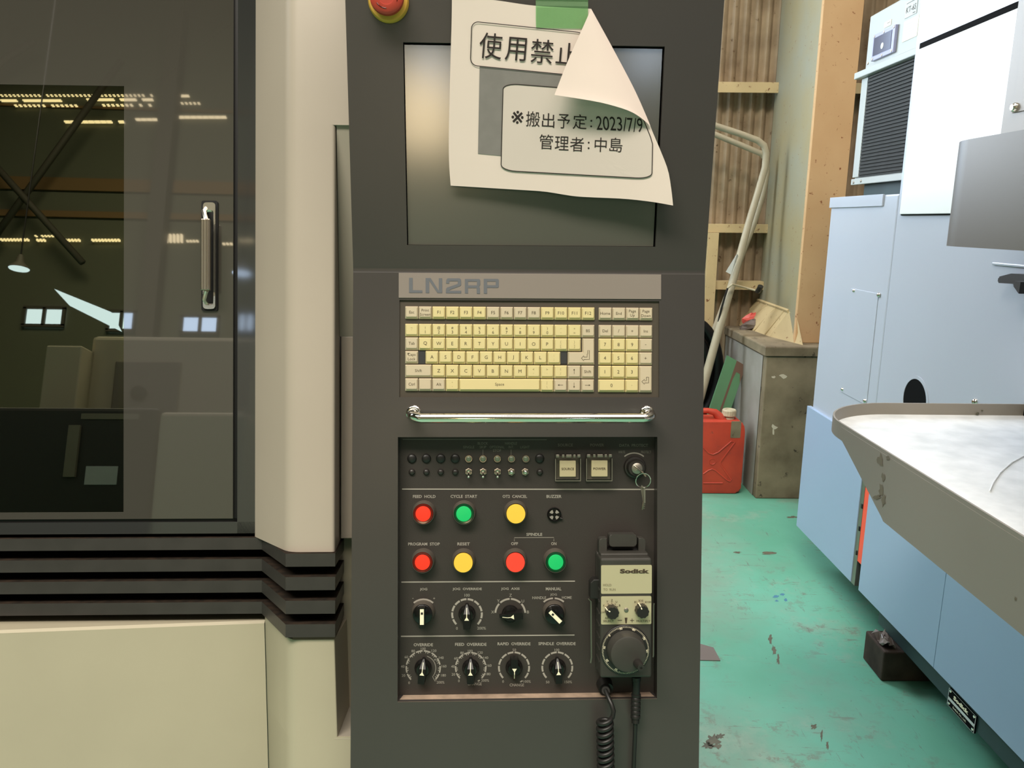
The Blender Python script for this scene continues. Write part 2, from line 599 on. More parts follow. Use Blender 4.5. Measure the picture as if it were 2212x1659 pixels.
def text(mb, fmap, txt, cx, cy, h=None, w=None, rot=0.0, bold=0.0, res=2, scale=None, shear=0.0):
    """Print txt centred on pixel (cx,cy); h, w its height and width in pixels; fmap takes pixels to the surface."""
    vs, fs, tw, th = glyphs(txt, bold, res)
    if not vs:
        return
    if scale:
        sx = sy = scale
    else:
        sy = h / th if h else w / tw
        sx = w / tw if w else sy
    c, s_ = math.cos(rot), math.sin(rot)
    pts = []
    for x, y in vs:
        X, Y = (x - tw / 2) * sx, -(y - th / 2) * sy
        X += shear * Y
        pts.append(fmap(cx + X * c - Y * s_, cy + X * s_ + Y * c))
    mb.raw(pts, [f for f in fs])


def strip(mb, fmap, pts, wd, closed=False):
    """A printed line of width wd pixels along pixel points."""
    n = len(pts)
    L, R = [], []
    for i in range(n):
        a = pts[i - 1] if (i > 0 or closed) else pts[i]
        b = pts[(i + 1) % n] if (i < n - 1 or closed) else pts[i]
        dx, dy = b[0] - a[0], b[1] - a[1]
        l = math.hypot(dx, dy) or 1
        nx, ny = -dy / l * wd / 2, dx / l * wd / 2
        L.append(fmap(pts[i][0] + nx, pts[i][1] + ny))
        R.append(fmap(pts[i][0] - nx, pts[i][1] - ny))
    fs = [(i, (i + 1) % n, n + (i + 1) % n, n + i) for i in range(n if closed else n - 1)]
    mb.raw(L + R, fs)


def arc(cx, cy, r, a0, a1, n=8):
    return [(cx + r * math.cos(math.radians(a0 + (a1 - a0) * i / n)), cy - r * math.sin(math.radians(a0 + (a1 - a0) * i / n))) for i in range(n + 1)]


def pxpoly(mb, fmap, pts):
    mb.raw([fmap(*p) for p in pts], [tuple(range(len(pts)))[::-1]])


def rrect(x0, y0, x1, y1, r, n=5):
    out = []
    for cx, cy, a in ((x1 - r, y0 + r, 0), (x0 + r, y0 + r, 90), (x0 + r, y1 - r, 180), (x1 - r, y1 - r, 270)):
        for i in range(n + 1):
            t = math.radians(a + 90 * i / n)
            out.append((cx + r * math.cos(t), cy - r * math.sin(t)))
    return out


def rounded(poly, r, n=4):
    """Round the corners of a polygon (list of 2-D points) by r."""
    out = []
    m = len(poly)
    for i in range(m):
        p, a, b = Vector(poly[i]), Vector(poly[i - 1]), Vector(poly[(i + 1) % m])
        rr = r[i] if isinstance(r, (list, tuple)) else r
        if rr <= 0:
            out.append(tuple(p))
            continue
        d1, d2 = (a - p), (b - p)
        k = min(rr, d1.length * 0.45, d2.length * 0.45)
        s0, s1 = p + d1.normalized() * k, p + d2.normalized() * k
        for t in range(n + 1):
            q = t / n
            out.append(tuple(s0 * (1 - q) ** 2 + p * 2 * q * (1 - q) + s1 * q * q))
    return out


def rp(x0, x1, y0, y1, r, n=4):
    """Rounded rectangle, counter-clockwise."""
    return rounded([(x0, y0), (x1, y0), (x1, y1), (x0, y1)], r, n)


def holed(mb, f, outer, holes, depth):
    """A flat sheet in frame f with rectangular holes; outer(v) gives its left and right edge; the holes get side walls."""
    vs = sorted(set(outer['v'] + [h[2] for h in holes] + [h[3] for h in holes]))
    us = sorted(set([h[0] for h in holes] + [h[1] for h in holes]))
    for a, b in zip(vs[:-1], vs[1:]):
        L0, R0 = outer['lr'](a)
        L1, R1 = outer['lr'](b)
        c0, c1 = [L0] + us + [R0], [L1] + us + [R1]
        for i in range(len(c0) - 1):
            um, vm = (c0[i] + c0[i + 1]) / 2, (a + b) / 2
            if any(h[0] < um < h[1] and h[2] < vm < h[3] for h in holes):
                continue
            mb.raw([f.P(c0[i], a), f.P(c0[i + 1], a), f.P(c1[i + 1], b), f.P(c1[i], b)], [(0, 1, 2, 3)])
    for h, d in zip(holes, depth):
        c = [(h[0], h[2]), (h[1], h[2]), (h[1], h[3]), (h[0], h[3])]
        for i in range(4):
            p, q = c[i], c[(i + 1) % 4]
            mb.raw([f.P(*p, 0), f.P(*q, 0), f.P(*q, -d), f.P(*p, -d)], [(3, 2, 1, 0)])


def vloft(mb, f, lo, v0, hi, v1, smooth=False):
    """Two plan outlines (u, w) of equal length joined along the frame's v axis."""
    n = len(lo)
    pts = [f.P(u, v0, w) for u, w in lo] + [f.P(u, v1, w) for u, w in hi]
    mb.raw(pts, [(i, (i + 1) % n, n + (i + 1) % n, n + i) for i in range(n)] + [tuple(range(n, 2 * n)), tuple(range(n))[::-1]], smooth)


def vprism(mb, f, poly, v0, v1, topmat=None, smooth=False):
    """Plan outline (u, w) pushed along the frame's v axis."""
    n = len(poly)
    pts = [f.P(u, v0, w) for u, w in poly] + [f.P(u, v1, w) for u, w in poly]
    mb.raw(pts, [(i, (i + 1) % n, n + (i + 1) % n, n + i) for i in range(n)], smooth)
    keep = mb.m
    if topmat is not None:
        mb.m = topmat
    mb.raw([p for p in pts[n:]], [tuple(range(n))])
    mb.m = keep
    mb.raw([p for p in pts[:n]], [tuple(range(n))[::-1]])

# ================================================================== THE SETTING
def reflect(px, py, Y, w=-0.165, f=None):
    """Where the sight line through a pixel lands on the plane at Y after mirroring in the machine door (or in face f)."""
    f = f or M
    P = f.px(px, py, w)
    d = (P - CAM)
    d = d - f.w * (2 * d.dot(f.w))
    return P + d * ((Y - P.y) / d.y)


def setting():
    b = MB()
    b.quadw((-18, -14, 0), (7, -14, 0), (7, 5.2, 0), (-18, 5.2, 0))
    fl = b.build('floor', 'floor', kind='structure', label='green painted factory floor with brown scrapes and chips', category='floor')

    rnd = random.Random(21)

    def blot(mb, f, cx, cy, rx, ry, n=18, j=0.35):
        """An irregular flat patch round a pixel."""
        c = f(cx, cy)
        ring = []
        for k in range(n):
            a = 2 * math.pi * k / n
            q = rnd.uniform(1 - j, 1 + j)
            ring.append(f(cx + rx * q * math.cos(a), cy + ry * q * math.sin(a)))
        mb.raw([c] + ring, [(0, 1 + k, 1 + (k + 1) % n) for k in range(n)])
    global BLOT
    BLOT = blot
    zf = lambda x, y: onZ(x, y, 0.0006)
    b = MB()
    for a in ((1540, 1598, 17, 11), (1528, 1610, 10, 8), (1556, 1590, 8, 5), (1550, 1612, 9, 5)):
        blot(b, zf, *a, j=0.5)
    for a in ((1664, 1382, 4, 9), (1672, 1404, 4, 10), (1681, 1424, 3, 9), (1758, 1570, 6, 5), (1775, 1588, 3, 12), (1787, 1610, 2.5, 10), (1712, 1117, 12, 2), (1593, 1193, 9, 2.2), (1660, 1195, 14, 3)):
        blot(b, zf, *a, j=0.45)
    b.build('stain', 'stain', fl, kind='stuff')
    b = MB()
    for a in ((1676, 1288, 6, 3), (1690, 1284, 5, 2.5), (1697, 1296, 4, 3), (1678, 1298, 4, 2)):
        blot(b, zf, *a)
    b.build('blue_mark', 'bluemark', fl, kind='stuff')
    # corrugated outer wall
    YW = 4.85
    b = MB()
    n0, pitch = 0, 0.066
    xs, pts, fs = [], [], []
    x = -18.0
    while x < 4.4:
        xs.append(x)
        x += pitch / 6
    for x in xs:
        y = YW + 0.0135 * math.cos(2 * math.pi * x / pitch)
        pts += [Vector((x, y, 0)), Vector((x, y, 5.0))]
    for i in range(len(xs) - 1):
        fs.append((2 * i, 2 * i + 2, 2 * i + 3, 2 * i + 1))
    b.raw(pts, fs, True)
    b.build('wall_back', 'wall', kind='structure', label='weathered beige corrugated sheet wall behind the steel column', category='wall')

    b = MB()
    b.box(-18.1, -18.0, -13.0, 5.2, 0, 14.0)
    b.build('wall_left', 'rear', kind='structure', label='dark hall wall far to the left beyond the cream machine', category='wall')
    # horizontal girts on the wall (angle profile)
    for i, (ya, yb) in enumerate(((177, 200), (484, 503), (608, 626))):
        za, zb = onY(1600, ya, YW - 0.1).z, onY(1600, yb, YW - 0.1).z
        b = MB()
        b.box(-17.9, 4.3, YW - 0.10, YW - 0.094, zb, za, 0.001)
        b.box(-17.9, 4.3, YW - 0.094, YW - 0.012, za - 0.006, za)
        b.build('trim_%d' % (i + 1), 'girt', kind='structure', category='girt',
                label=['uppermost cream steel girt across the corrugated wall', 'middle cream steel girt crossing behind the bent pipe frame',
                       'lowest cream steel girt behind the leaning pipe and wire tie'][i])
    xa, xb = onY(1527, 560, YW - 0.13).x, onY(1550, 560, YW - 0.13).x
    b = MB()
    b.box(xa, xb, YW - 0.13, YW - 0.104, 0.5, onY(1540, 503, YW - 0.13).z, 0.002)
    b.build('trim_4', 'girt', kind='structure', label='cream vertical steel post beside the charcoal console edge', category='girt')

    # steel column on a concrete plinth
    YF = 4.15
    xc = onY(1780, 0, YF).x
    xr = onY(1868, 0, YF).x
    PX0, PY0 = 1.3526, 4.03
    zt = onY(1655, 748, PY0).z
    b = MB()
    zc = zt + 0.24
    b.box(xc, xr, YF, YF + 0.03, zt, 5.0, 0.004)
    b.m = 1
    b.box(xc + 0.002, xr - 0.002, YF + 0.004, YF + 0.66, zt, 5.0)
    b.build('steel_column', ['colfront', 'colsidelit'], kind='structure', category='column',
            label='ochre steel building column with rust specks standing on the concrete plinth')
    b = MB()
    b.box(PX0, PX0 + 1.3, PY0, 4.83, 0, zt - 0.05, 0.006)
    # poured lip, a little proud and uneven
    lip = [(PX0 - 0.012, PY0 - 0.01), (PX0 + 1.3, PY0 - 0.01), (PX0 + 1.3, 4.83), (PX0 - 0.012, 4.83)]
    b.prism(lip, zt - 0.05, zt, 0.008)
    b.m = 1
    b.quadw((PX0 - 0.003, 4.82, 0.001), (PX0 - 0.003, PY0 + 0.05, 0.001), (PX0 - 0.003, PY0 + 0.05, zt - 0.06), (PX0 - 0.003, 4.82, zt - 0.06))
    pl = b.build('concrete_plinth', ['concrete', 'concretelit'], kind='structure', category='plinth',
            label='stained square concrete plinth carrying the ochre steel column')
    b = MB()
    yp = lambda x, y: onY(x, y, PY0 - 0.0012)
    for a in ((1672, 814, 4, 2.5), (1691, 813, 7, 4.5), (1673, 923, 6, 6), (1670, 934, 2.5, 7)):
        blot(b, yp, *a, n=9, j=0.5)
    b.build('paint_chip', 'whitechip', pl, kind='stuff')
    # stiffened sloping base plates between plinth and column side
    b = MB()
    xs = xc + 0.001
    T0, T1 = onX(1637, 648, xs), onX(1704, 672, xs)
    B0, B1 = onZ(1572, 694, zt), onZ(1662, 727, zt)
    B2 = Vector((xs + 0.02, YF - 0.07, zt))
    T2 = Vector((xs + 0.004, YF - 0.002, T1.z - 0.03))
    b.raw([T0, T1, B1, B0, Vector((T0.x, T0.y, zt)), T2, B2], [(3, 2, 1, 0), (0, 4, 3), (1, 2, 6, 5)])
    for k in (0.12, 0.38, 0.66, 0.9):
        a_, c_ = T0.lerp(T1, k), B0.lerp(B1, k)
        b.tube([a_.lerp(c_, 0.05), a_.lerp(c_, 0.97)], 0.008, 6, True)
    b.tube([T0, T1], 0.011, 6, True)
    b.build('sloped_base_plate', 'girt', kind='structure', category='base plate', label='cream sloping base plate at the foot of the ochre column')
    global SLOPE
    SLOPE = (B0, (B1 - B0).cross(T0 - B0).normalized())

    # hall behind the camera: seen in the door glass
    b = MB()
    b.box(-18, 7, -13.1, -13.0, 0, 14.5)
    b.build('wall_front', 'rear', kind='structure', label='dark hall wall with high windows, mirrored in the door glass', category='wall')
    b = MB()
    b.quadw((-18, 5.2, 14.4), (7, 5.2, 14.4), (7, -13.1, 14.4), (-18, -13.1, 14.4))
    b.m = 1
    for y, z in ((-9.5, 12.3), (-5.8, 12.3)):
        b.box(-16, 7, y - 0.25, y + 0.25, z, z + 0.5)
    b.build('ceiling', ['roof', 'roofbrown'], kind='structure', label='dark green sheet roof of the hall, mirrored in the door glass', category='ceiling')
    b = MB()
    for xa, xb, za, zb in ((-15.5, -10.5, 11.2, 7.2), (-13.6, -9.0, 7.6, 11.4), (-9.4, -7.2, 7.0, 11.0), (-7.6, -10.4, 6.6, 9.6)):
        b.tube([(xa, -12.6, za), (xb, -12.4, zb)], 0.07, 6, True)
    for x in (reflect(345, 450, -12.75).x, reflect(-160, 450, -12.75).x):
        b.box(x - 0.16, x + 0.16, -12.9, -12.6, 0, 12.8)
    b.build('trim_6', 'truss', kind='structure', label='steel bracing and posts on the far hall wall, mirrored in the door glass', category='bracing')


def hall():
    """Windows, roof lights and the machine opposite, standing behind the camera."""
    k = 0
    for (x0, x1, y0, y1) in ((55, 135, 664, 704), (236, 288, 672, 714), (394, 470, 682, 720), (515, 548, 676, 718)):
        A, B_ = reflect(x0, y0, -12.95), reflect(x1, y1, -12.95)
        xa, xb, za, zb = min(A.x, B_.x), max(A.x, B_.x), min(A.z, B_.z), max(A.z, B_.z)
        k += 1
        b = MB()
        b.box(xa, xb, -12.99, -12.97, za, zb)
        b.m = 1
        xm = (xa + xb) / 2
        for q in (xa, xm, xb):
            b.box(q - 0.03, q + 0.03, -12.97, -12.92, za, zb)
        for q in (za, zb):
            b.box(xa - 0.03, xb + 0.03, -12.97, -12.92, q - 0.03, q + 0.03)
        b.build('window_%d' % k, ['sky', 'truss'], kind='structure', category='window',
                label=['high daylight window mirrored leftmost in the tinted door glass', 'high daylight window mirrored at the foot of the slanting roof sheet',
                       'high daylight window mirrored just under the door handle', 'high daylight window mirrored in the door frame beside the column'][k - 1])
    # broken rows of light where the roof sheets meet the wall
    b = MB()
    rnd = random.Random(3)
    for (y, xs0, xs1, hh, step, duty) in ((205, 0, 330, 2.6, 9, 0.55), (216, 0, 128, 3.4, 12, 1.0), (214, 186, 328, 3.4, 12, 1.0), (227, 30, 165, 3, 10, 0.6),
                                          (226, 220, 330, 3, 10, 0.6), (222, 372, 430, 2.6, 9, 0.6), (206, 378, 408, 3, 10, 1.0),
                                          (262, 125, 260, 4, 13, 0.95), (257, 292, 330, 3.5, 12, 0.95), (252, 372, 485, 4, 13, 0.95),
                                          (517, 0, 62, 5, 7, 0.7), (509, 74, 128, 3, 7, 0.7), (518, 78, 98, 5, 7, 0.7), (518, 132, 172, 5, 7, 0.7),
                                          (518, 197, 256, 5, 7, 0.75), (514, 357, 394, 18, 8, 0.6), (520, 402, 430, 4, 7, 0.7), (526, 480, 500, 4, 8, 0.7), (519, 517, 548, 4, 11, 0.6)):
        x = xs0
        while x < xs1:
            if rnd.random() < 0.93:
                w_ = step * duty
                q = [reflect(x, y - hh / 2, -12.9), reflect(x + w_, y - hh / 2, -12.9), reflect(x + w_, y + hh / 2, -12.9), reflect(x, y + hh / 2, -12.9)]
                b.raw(q, [(0, 1, 2, 3)])
                b.raw([p + Vector((0, -0.05, 0)) for p in q], [(3, 2, 1, 0)])
            x += step
    b.build('roof_light_gaps', 'rooflight', kind='stuff', label='rows of warm daylight slits under the hall roof, mirrored in the door', category='light gaps')
    # lit slope of translucent sheet seen behind the machine opposite
    t = MB()
    q = [reflect(117, 624, -11), reflect(240, 674, -11), reflect(262, 716, -11), reflect(150, 660, -11)]
    t.raw(q + [p + Vector((0, -0.03, 0)) for p in q], [(0, 1, 2, 3), (7, 6, 5, 4)])
    t.build('glowing_sheet', 'sky', label='slanting translucent roof sheet letting daylight in behind the camera', category='roof light')
    for i, (pts, mm, lb) in enumerate(([[(892, 104), (932, 108), (992, 205), (962, 222)], 'coolglow', 'slanting glowing sheet added behind the camera, blurred blue-white in the screen'],
                          [[(850, 148), (970, 165), (985, 320), (850, 320)], 'warmglow', 'warm glowing sheet added behind the camera, blurred yellow in the screen'],
                          [[(1375, 96), (1436, 100), (1436, 136), (1366, 150)], 'coolglow', 'glowing sheet added behind the camera, blurred in the right screen corner'])):
        t = MB()  # glowing sheet added and shaped for its blur in the screen
        q = [reflect(x, y, -12.8 + 0.1 * i, 0.0, S) for x, y in pts]
        n = len(q)
        t.raw(q + [p + Vector((0, -0.03, 0)) for p in q], [tuple(range(n)), tuple(range(n, 2 * n))[::-1]])
        t.build('glowing_sheet', mm, label=lb, category='roof light')
    b = MB()
    b.box(-0.9, 0.8, 4.68, 4.72, 1.7, 3.2)
    b.m = 1
    for x in (-0.9, -0.05, 0.8):
        b.box(x - 0.03, x + 0.03, 4.62, 4.68, 1.7, 3.2)
    b.build('window_5', ['sky', 'girt'], kind='structure', label='daylight window in the corrugated wall, hidden behind the console', category='window')
    # brown bands on the far wall
    b = MB()
    for y0, y1 in ((362, 430), (436, 486)):
        A, B_ = reflect(-700, y0, -12.95), reflect(900, y1, -12.95)
        b.box(-17.5, 6.5, -12.99, -12.94, B_.z, A.z)
    A, B_ = reflect(0, 222, -12.95), reflect(900, 256, -12.95)
    b.box(-17.5, 6.5, -12.99, -12.96, B_.z, A.z)
    b.build('trim_5', 'roofbrown', kind='structure', label='brown boarding bands on the far hall wall above the windows', category='trim')
    for i, (x, y) in enumerate(((41, 580), (522, 590))):
        P = reflect(x, y, -9.0)
        t = thing('pendant_lamp', ['bell shaped hall lamp hanging, mirrored left in the door', 'bell shaped hall lamp hanging, mirrored beside the gasket'][i], 'lamp', P, 'hall lamps behind the camera')
        b = MB()
        b.lathe(tuple(P), [(0.03, 0.22), (0.05, 0.17), (0.06, 0.1), (0.14, 0.02), (0.15, 0.0)], 20)
        b.build('lamp_shade', 'truss', t)
        b = MB()
        b.lathe((P.x, P.y, P.z - 0.02), [(0.0, 0.0), (0.13, 0.005), (0.14, 0.02)], 20)
        b.build('lamp_glass', 'sky', t)
        b = MB()
        b.tube([(P.x, P.y, P.z + 0.21), (P.x, P.y, 12.8)], 0.012, 6, True)
        b.build('lamp_cord', 'black', t)

    # the machine opposite
    YO = -2.0

    def R(x, y, Y=YO): return reflect(x, y, Y)
    a, c = R(150, 745, -2.9), R(505, 1010, -2.9)
    t = thing('opposite_machine', 'cream enclosed machine standing opposite, mirrored in the dark door', 'machine', (a.x, -3.2, 0))
    b = MB()
    x0, x1 = min(a.x, c.x), max(a.x, c.x) + 0.1
    b.box(R(196, 745, -2.9).x, x1, -4.3, -2.9, 0, R(150, 724, -2.9).z, 0.03)
    b.box(R(100, 745, -2.75).x, R(178, 745, -2.75).x, -3.6, -2.75, 0.3, R(105, 746, -2.75).z, 0.01)
    b.build('enclosure', 'oppcream', t)
    b = MB()
    p, q = R(250, 780, -2.88), R(372, 1000, -2.88)
    b.box(min(p.x, q.x), max(p.x, q.x), -2.9, -2.87, q.z, p.z, 0.01)
    b.build('enclosure_door', 'greige', t)
    b = MB()
    p = R(300, 850, -2.86)
    b.lathe(tuple(p), [(0.05, 0.0), (0.05, 0.02), (0.03, 0.03)], 18, (Vector((1, 0, 0)), Vector((0, 0, 1)), Vector((0, 1, 0))))
    b.build('round_lock', 'black', t)
    p, q = R(-160, 878), R(325, 1090)
    t = thing('opposite_console', 'dark control console standing opposite, mirrored low in the door', 'console', ((p.x + q.x) / 2, YO - 0.2, 0))
    b = MB()
    b.box(min(p.x, q.x), max(p.x, q.x), YO - 0.5, YO, q.z - 0.5, p.z, 0.02)
    b.box((p.x + q.x) / 2 - 0.12, (p.x + q.x) / 2 + 0.12, YO - 0.45, YO - 0.1, 0, q.z - 0.4)
    b.build('console_body', 'oppdark', t)
    b = MB()
    p, q = R(186, 1007, YO + 0.004), R(251, 1047, YO + 0.004)
    b.box(min(p.x, q.x), max(p.x, q.x), YO, YO + 0.006, q.z, p.z)
    b.build('label_plate', 'opplabel', t)
    b = MB()
    p, q = R(176, 893, YO + 0.004), R(300, 906, YO + 0.004)
    b.box(min(p.x, q.x), max(p.x, q.x), YO, YO + 0.006, q.z, p.z)
    p, q = R(148, 918, YO + 0.02), R(160, 1030, YO + 0.02)
    b.box(min(p.x, q.x), max(p.x, q.x), YO, YO + 0.02, q.z, p.z)
    b.build('name_strip', 'greige', t)
    p, q = R(345, 890, -1.9), R(415, 1085, -1.9)
    b = MB()
    b.box(min(p.x, q.x), max(p.x, q.x) + 0.25, -2.3, -1.9, 0, p.z, 0.02)
    o = b.build('side_cabinet', 'oppcream', label='low cream cabinet beside the console standing opposite', category='cabinet')


# ================================================================== WIRE-CUTTING MACHINE (left)
def left_machine():
    WD, WF = -0.165, -0.05
    uvd = lambda x, y, w=WD: M.uv(x, y, w)
    base = M.P(-0.7, -0.9, -0.6)
    t = thing('wire_cutting_machine', 'cream wire-cutting machine with a dark glazed door beside the charcoal console', 'machine', (base.x, base.y, 0))

    vcol = uvd(600, 1193, WF)[1]
    v270 = uvd(735, 270, WF)[1]
    UMAX = -0.2262
    # ---- door
    uR, vB = uvd(503, 1120)
    uG, vG = uvd(268, 186)
    uL, vT = -1.35, 0.95
    vGb = uvd(268, 1106)[1]
    d = MB(M)
    # door surround as a sheet with the window opening, set at WD
    fd = Frame(M.P(0, 0, WD), M.u, M.v, M.w)
    holed(d, fd, {'v': [vB, vT], 'lr': lambda v: (uL, uR)}, [(uL + 0.1, uG, vGb, vG)], [0.012])
    d.box(uR - 0.006, uR - 0.0001, vB, vT, WD - 0.03, WD - 0.0002)
    d.box(uL, uR, vB, vB + 0.006, WD - 0.03, WD - 0.0002)
    door = d.build('door', 'door', t, label='smoked dark sliding door with a tinted window')
    g = MB(M)
    g.box(uL + 0.1, uG, vGb, vG, WD - 0.0016, WD - 0.0006)
    g.build('window_pane', 'glass', door, label='green tinted glass pane')
    # handle
    wp = WD + 0.001
    a0, b1 = uvd(436, 434, wp)
    a1, b0 = uvd(471, 672, wp)
    h = MB(M)
    h.prism(rp(a0, a1, b0, b1, 0.004), WD, WD + 0.003)
    h.build('handle_recess', 'rubber', door)
    a0, b1 = uvd(441, 438.5, wp)
    a1, b0 = uvd(467, 668, wp)
    h = MB(M)
    # hollow chrome dish: rim and sloping inside
    out, inn = rp(a0, a1, b0, b1, 0.006, 5), rp(a0 + 0.0028, a1 - 0.0028, b0 + 0.006, b1 - 0.012, 0.005, 5)
    deep = rp(a0 + 0.006, a1 - 0.006, b0 + 0.03, b1 - 0.035, 0.003, 5)
    n = len(out)
    pts = [M.P(u, v, WD + 0.003) for u, v in out] + [M.P(u, v, WD + 0.006) for u, v in out] + [M.P(u, v, WD + 0.006) for u, v in inn] + [M.P(u, v, WD - 0.02) for u, v in deep]
    fs = []
    for k in range(3):
        fs += [(k * n + i, k * n + (i + 1) % n, (k + 1) * n + (i + 1) % n, (k + 1) * n + i) for i in range(n)]
    fs.append(tuple(3 * n + i for i in range(n)))
    h.raw(pts, fs, True)
    h.build('handle_dish', 'satin', door)
    wg = WD + 0.028
    a0, b1 = uvd(433, 472, wg)
    a1, b0 = uvd(452.5, 627, wg)
    h = MB(M)
    h.box(a0, a1, b0, b1, wg - 0.008, wg, 0.0015)
    for k in (0.28, 0.62, 0.8):
        um = a0 + (a1 - a0) * k
        h.box(um - 0.0006, um + 0.0006, b0 + 0.001, b1 - 0.001, wg, wg + 0.0012)
    h.build('handle_grip', 'steel', door)
    h = MB(M)
    for (x, ya, yb) in ((445, 445, 474), (446, 660, 626)):
        p, q = uvd(x + 2, ya, wp), uvd(x - 2, yb, wg)
        h.tube([(p[0], p[1], WD - 0.002), (p[0] - 0.001, (p[1] * 0.6 + q[1] * 0.4), WD + 0.012), (q[0], q[1], wg - 0.004)], 0.0036, 8)
    h.build('handle_arm', 'satin', door)

    # ---- gasket and outer frame around the door
    g = MB(M)
    u512 = uvd(512.5, 800)[0]
    v1128 = uvd(400, 1128)[1]
    g.box(uR, u512, v1128, vT, WD - 0.04, WD - 0.004)
    g.box(uL, u512, v1128, vB, WD - 0.04, WD - 0.004)
    g.build('door_gasket', 'rubber', t)
    u551 = uvd(552, 800)[0]
    v1155 = uvd(400, 1153)[1]
    g = MB(M)
    g.box(u512, u551 + 0.01, v1155, vT, WD - 0.04, WD - 0.001)
    g.box(uL, u551, v1155, v1128, WD - 0.04, WD - 0.001)
    g.build('door_frame', 'doorframe', t)

    # ---- interior behind the glass
    g = MB(M)
    g.box(uL, uG + 0.06, vGb - 0.05, vG + 0.05, WD - 0.62, WD - 0.60)
    g.m = 1
    g.box(uL + 0.2, uG - 0.05, vGb + 0.10, vGb + 0.30, WD - 0.5, WD - 0.42)
    g.build('interior_liner', ['olive', 'interior'], t)

    # ---- corner column: plan outline, chamfer then front then a short return
    uc0 = uvd(550, 700)[0]
    uc1, uc2 = uvd(624, 700, WF)[0], uvd(723.5, 1150, WF)[0]
    uc3 = uvd(737, 1150, -0.15)[0]
    plan = rounded([(uc0, -0.40), (uc0, WD - 0.002), (uc1, WF), (uc2, WF), (uc3, -0.15), (uc3, -0.40)][::1], [0, 0.002, 0.018, 0.006, 0, 0], 5)
    g = MB(M)
    vprism(g, M, plan, vcol, v270, smooth=True)
    u745 = UMAX
    plan2 = rounded([(uc0, -0.40), (uc0, WD - 0.002), (uc1, WF), (u745, WF), (u745, -0.40)], [0, 0.002, 0.018, 0.004, 0], 5)
    vprism(g, M, plan2, v270, vT, smooth=True)
    g.build('corner_column', 'cream', t)

    # ---- strip between the column and the console
    p1, p2 = uvd(727, 272, WF - 0.004), uvd(775, 272, WF - 0.004)
    q1, q2 = uvd(734, 727, -0.12), uvd(780, 727, -0.12)
    g = MB(M)
    q2, p2 = (UMAX, q2[1]), (UMAX, p2[1])
    pts = [M.P(q1[0], q1[1], -0.12), M.P(q2[0], q2[1], -0.12), M.P(p2[0], p2[1], WF - 0.004), M.P(p1[0], p1[1], WF - 0.004)]
    g.raw(pts + [M.P(q1[0], q1[1], -0.40), M.P(p1[0], p1[1], -0.40)], [(0, 1, 2, 3), (4, 0, 3, 5)])
    g.build('tapered_filler_panel', 'creamgrey', t)
    g = MB(M)
    v727, v1163 = uvd(740, 727, -0.12)[1], uvd(740, 1163, -0.12)[1]
    g.box(q1[0] + 0.002, UMAX, v1163, v727, -0.40, -0.12, 0.001)
    g.build('lower_filler_panel', 'cream', t)
    g = MB(M)
    v1530 = uvd(745, 1526, -0.15)[1]
    g.box(uc3 - 0.02, UMAX, v1530, v1163, -0.40, -0.15)
    g.build('inset_side_panel', 'creamlow', t)

    # ---- four black mouldings that wrap the front
    us0, us1, us2, us3 = uvd(567, 1250)[0], uvd(617, 1250, -0.043)[0], uvd(724, 1250, -0.043)[0], uvd(742, 1250, -0.15)[0]
    plan = [(uL, -0.36), (uL, -0.161), (us0, -0.161), (us1, -0.043), (us2, -0.043), (us3, -0.16), (us3, -0.36)]
    for ya, yb in ((1195.8, 1224), (1246.5, 1275), (1297.5, 1326), (1348.5, 1376.7)):
        va, vb = uvd(670, ya, -0.043)[1], uvd(670, yb, -0.043)[1]
        g = MB(M)
        vprism(g, M, plan, vb, va, topmat=1)
        g.build('moulding', ['slat', 'dust'], t)
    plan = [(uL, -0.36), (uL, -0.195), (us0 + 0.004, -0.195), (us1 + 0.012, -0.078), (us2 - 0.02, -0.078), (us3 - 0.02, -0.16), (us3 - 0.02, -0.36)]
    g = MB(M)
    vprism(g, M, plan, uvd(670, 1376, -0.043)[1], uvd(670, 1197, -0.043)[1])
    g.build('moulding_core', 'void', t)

    # ---- lower panels
    vlow = uvd(570, 1341)[1]
    u570 = uvd(571, 1345)[0]
    u0 = uvd(0, 1357, -0.127)[0]
    k = (-0.127 + 0.165) / (u0 - u570)
    wl = -0.165 + k * (uL - u570)
    vbot = -1.15
    ub = uvd(579.5, 1659)[0]
    g = MB(M)
    vb6 = uvd(579.5, 1659)[1]
    ubot = u570 + (ub - u570) * (vbot - vlow) / (vb6 - vlow)
    pts = [M.P(uL, vbot, wl), M.P(ubot, vbot, WD), M.P(u570, vlow - 0.004, WD), M.P(uL, vlow - 0.004, wl),
           M.P(u570, vlow, WD - 0.004), M.P(uL, vlow, wl - 0.004), M.P(u570, vlow, -0.36), M.P(uL, vlow, -0.36)]
    g.raw(pts, [(0, 1, 2, 3), (3, 2, 4, 5), (5, 4, 6, 7)])
    g.build('lower_front_panel', 'creamlow', t)
    vl2 = uvd(670, 1377.5, WF)[1]
    ul1, ul2 = uvd(625, 1400, WF)[0], uvd(722.5, 1400, WF)[0]
    ul2b = uvd(729, 1590, WF)[0]
    vl3 = uvd(740, 1592, WF)[1]
    g = MB(M)
    uch = lambda v: u570 + 0.0012 + (ubot - u570) * (v - vlow) / (vbot - vlow)
    plan = lambda v, ue, we: rounded([(uch(v), -0.40), (uch(v), WD), (ul1, WF), (ue, WF), (ue, -0.40)], [0, 0, 0.02, 0.002, 0], 5)
    vloft(g, M, plan(vl3, ul2b, 0), vl3, plan(vl2, ul2, 0), vl2 - 0.003, True)
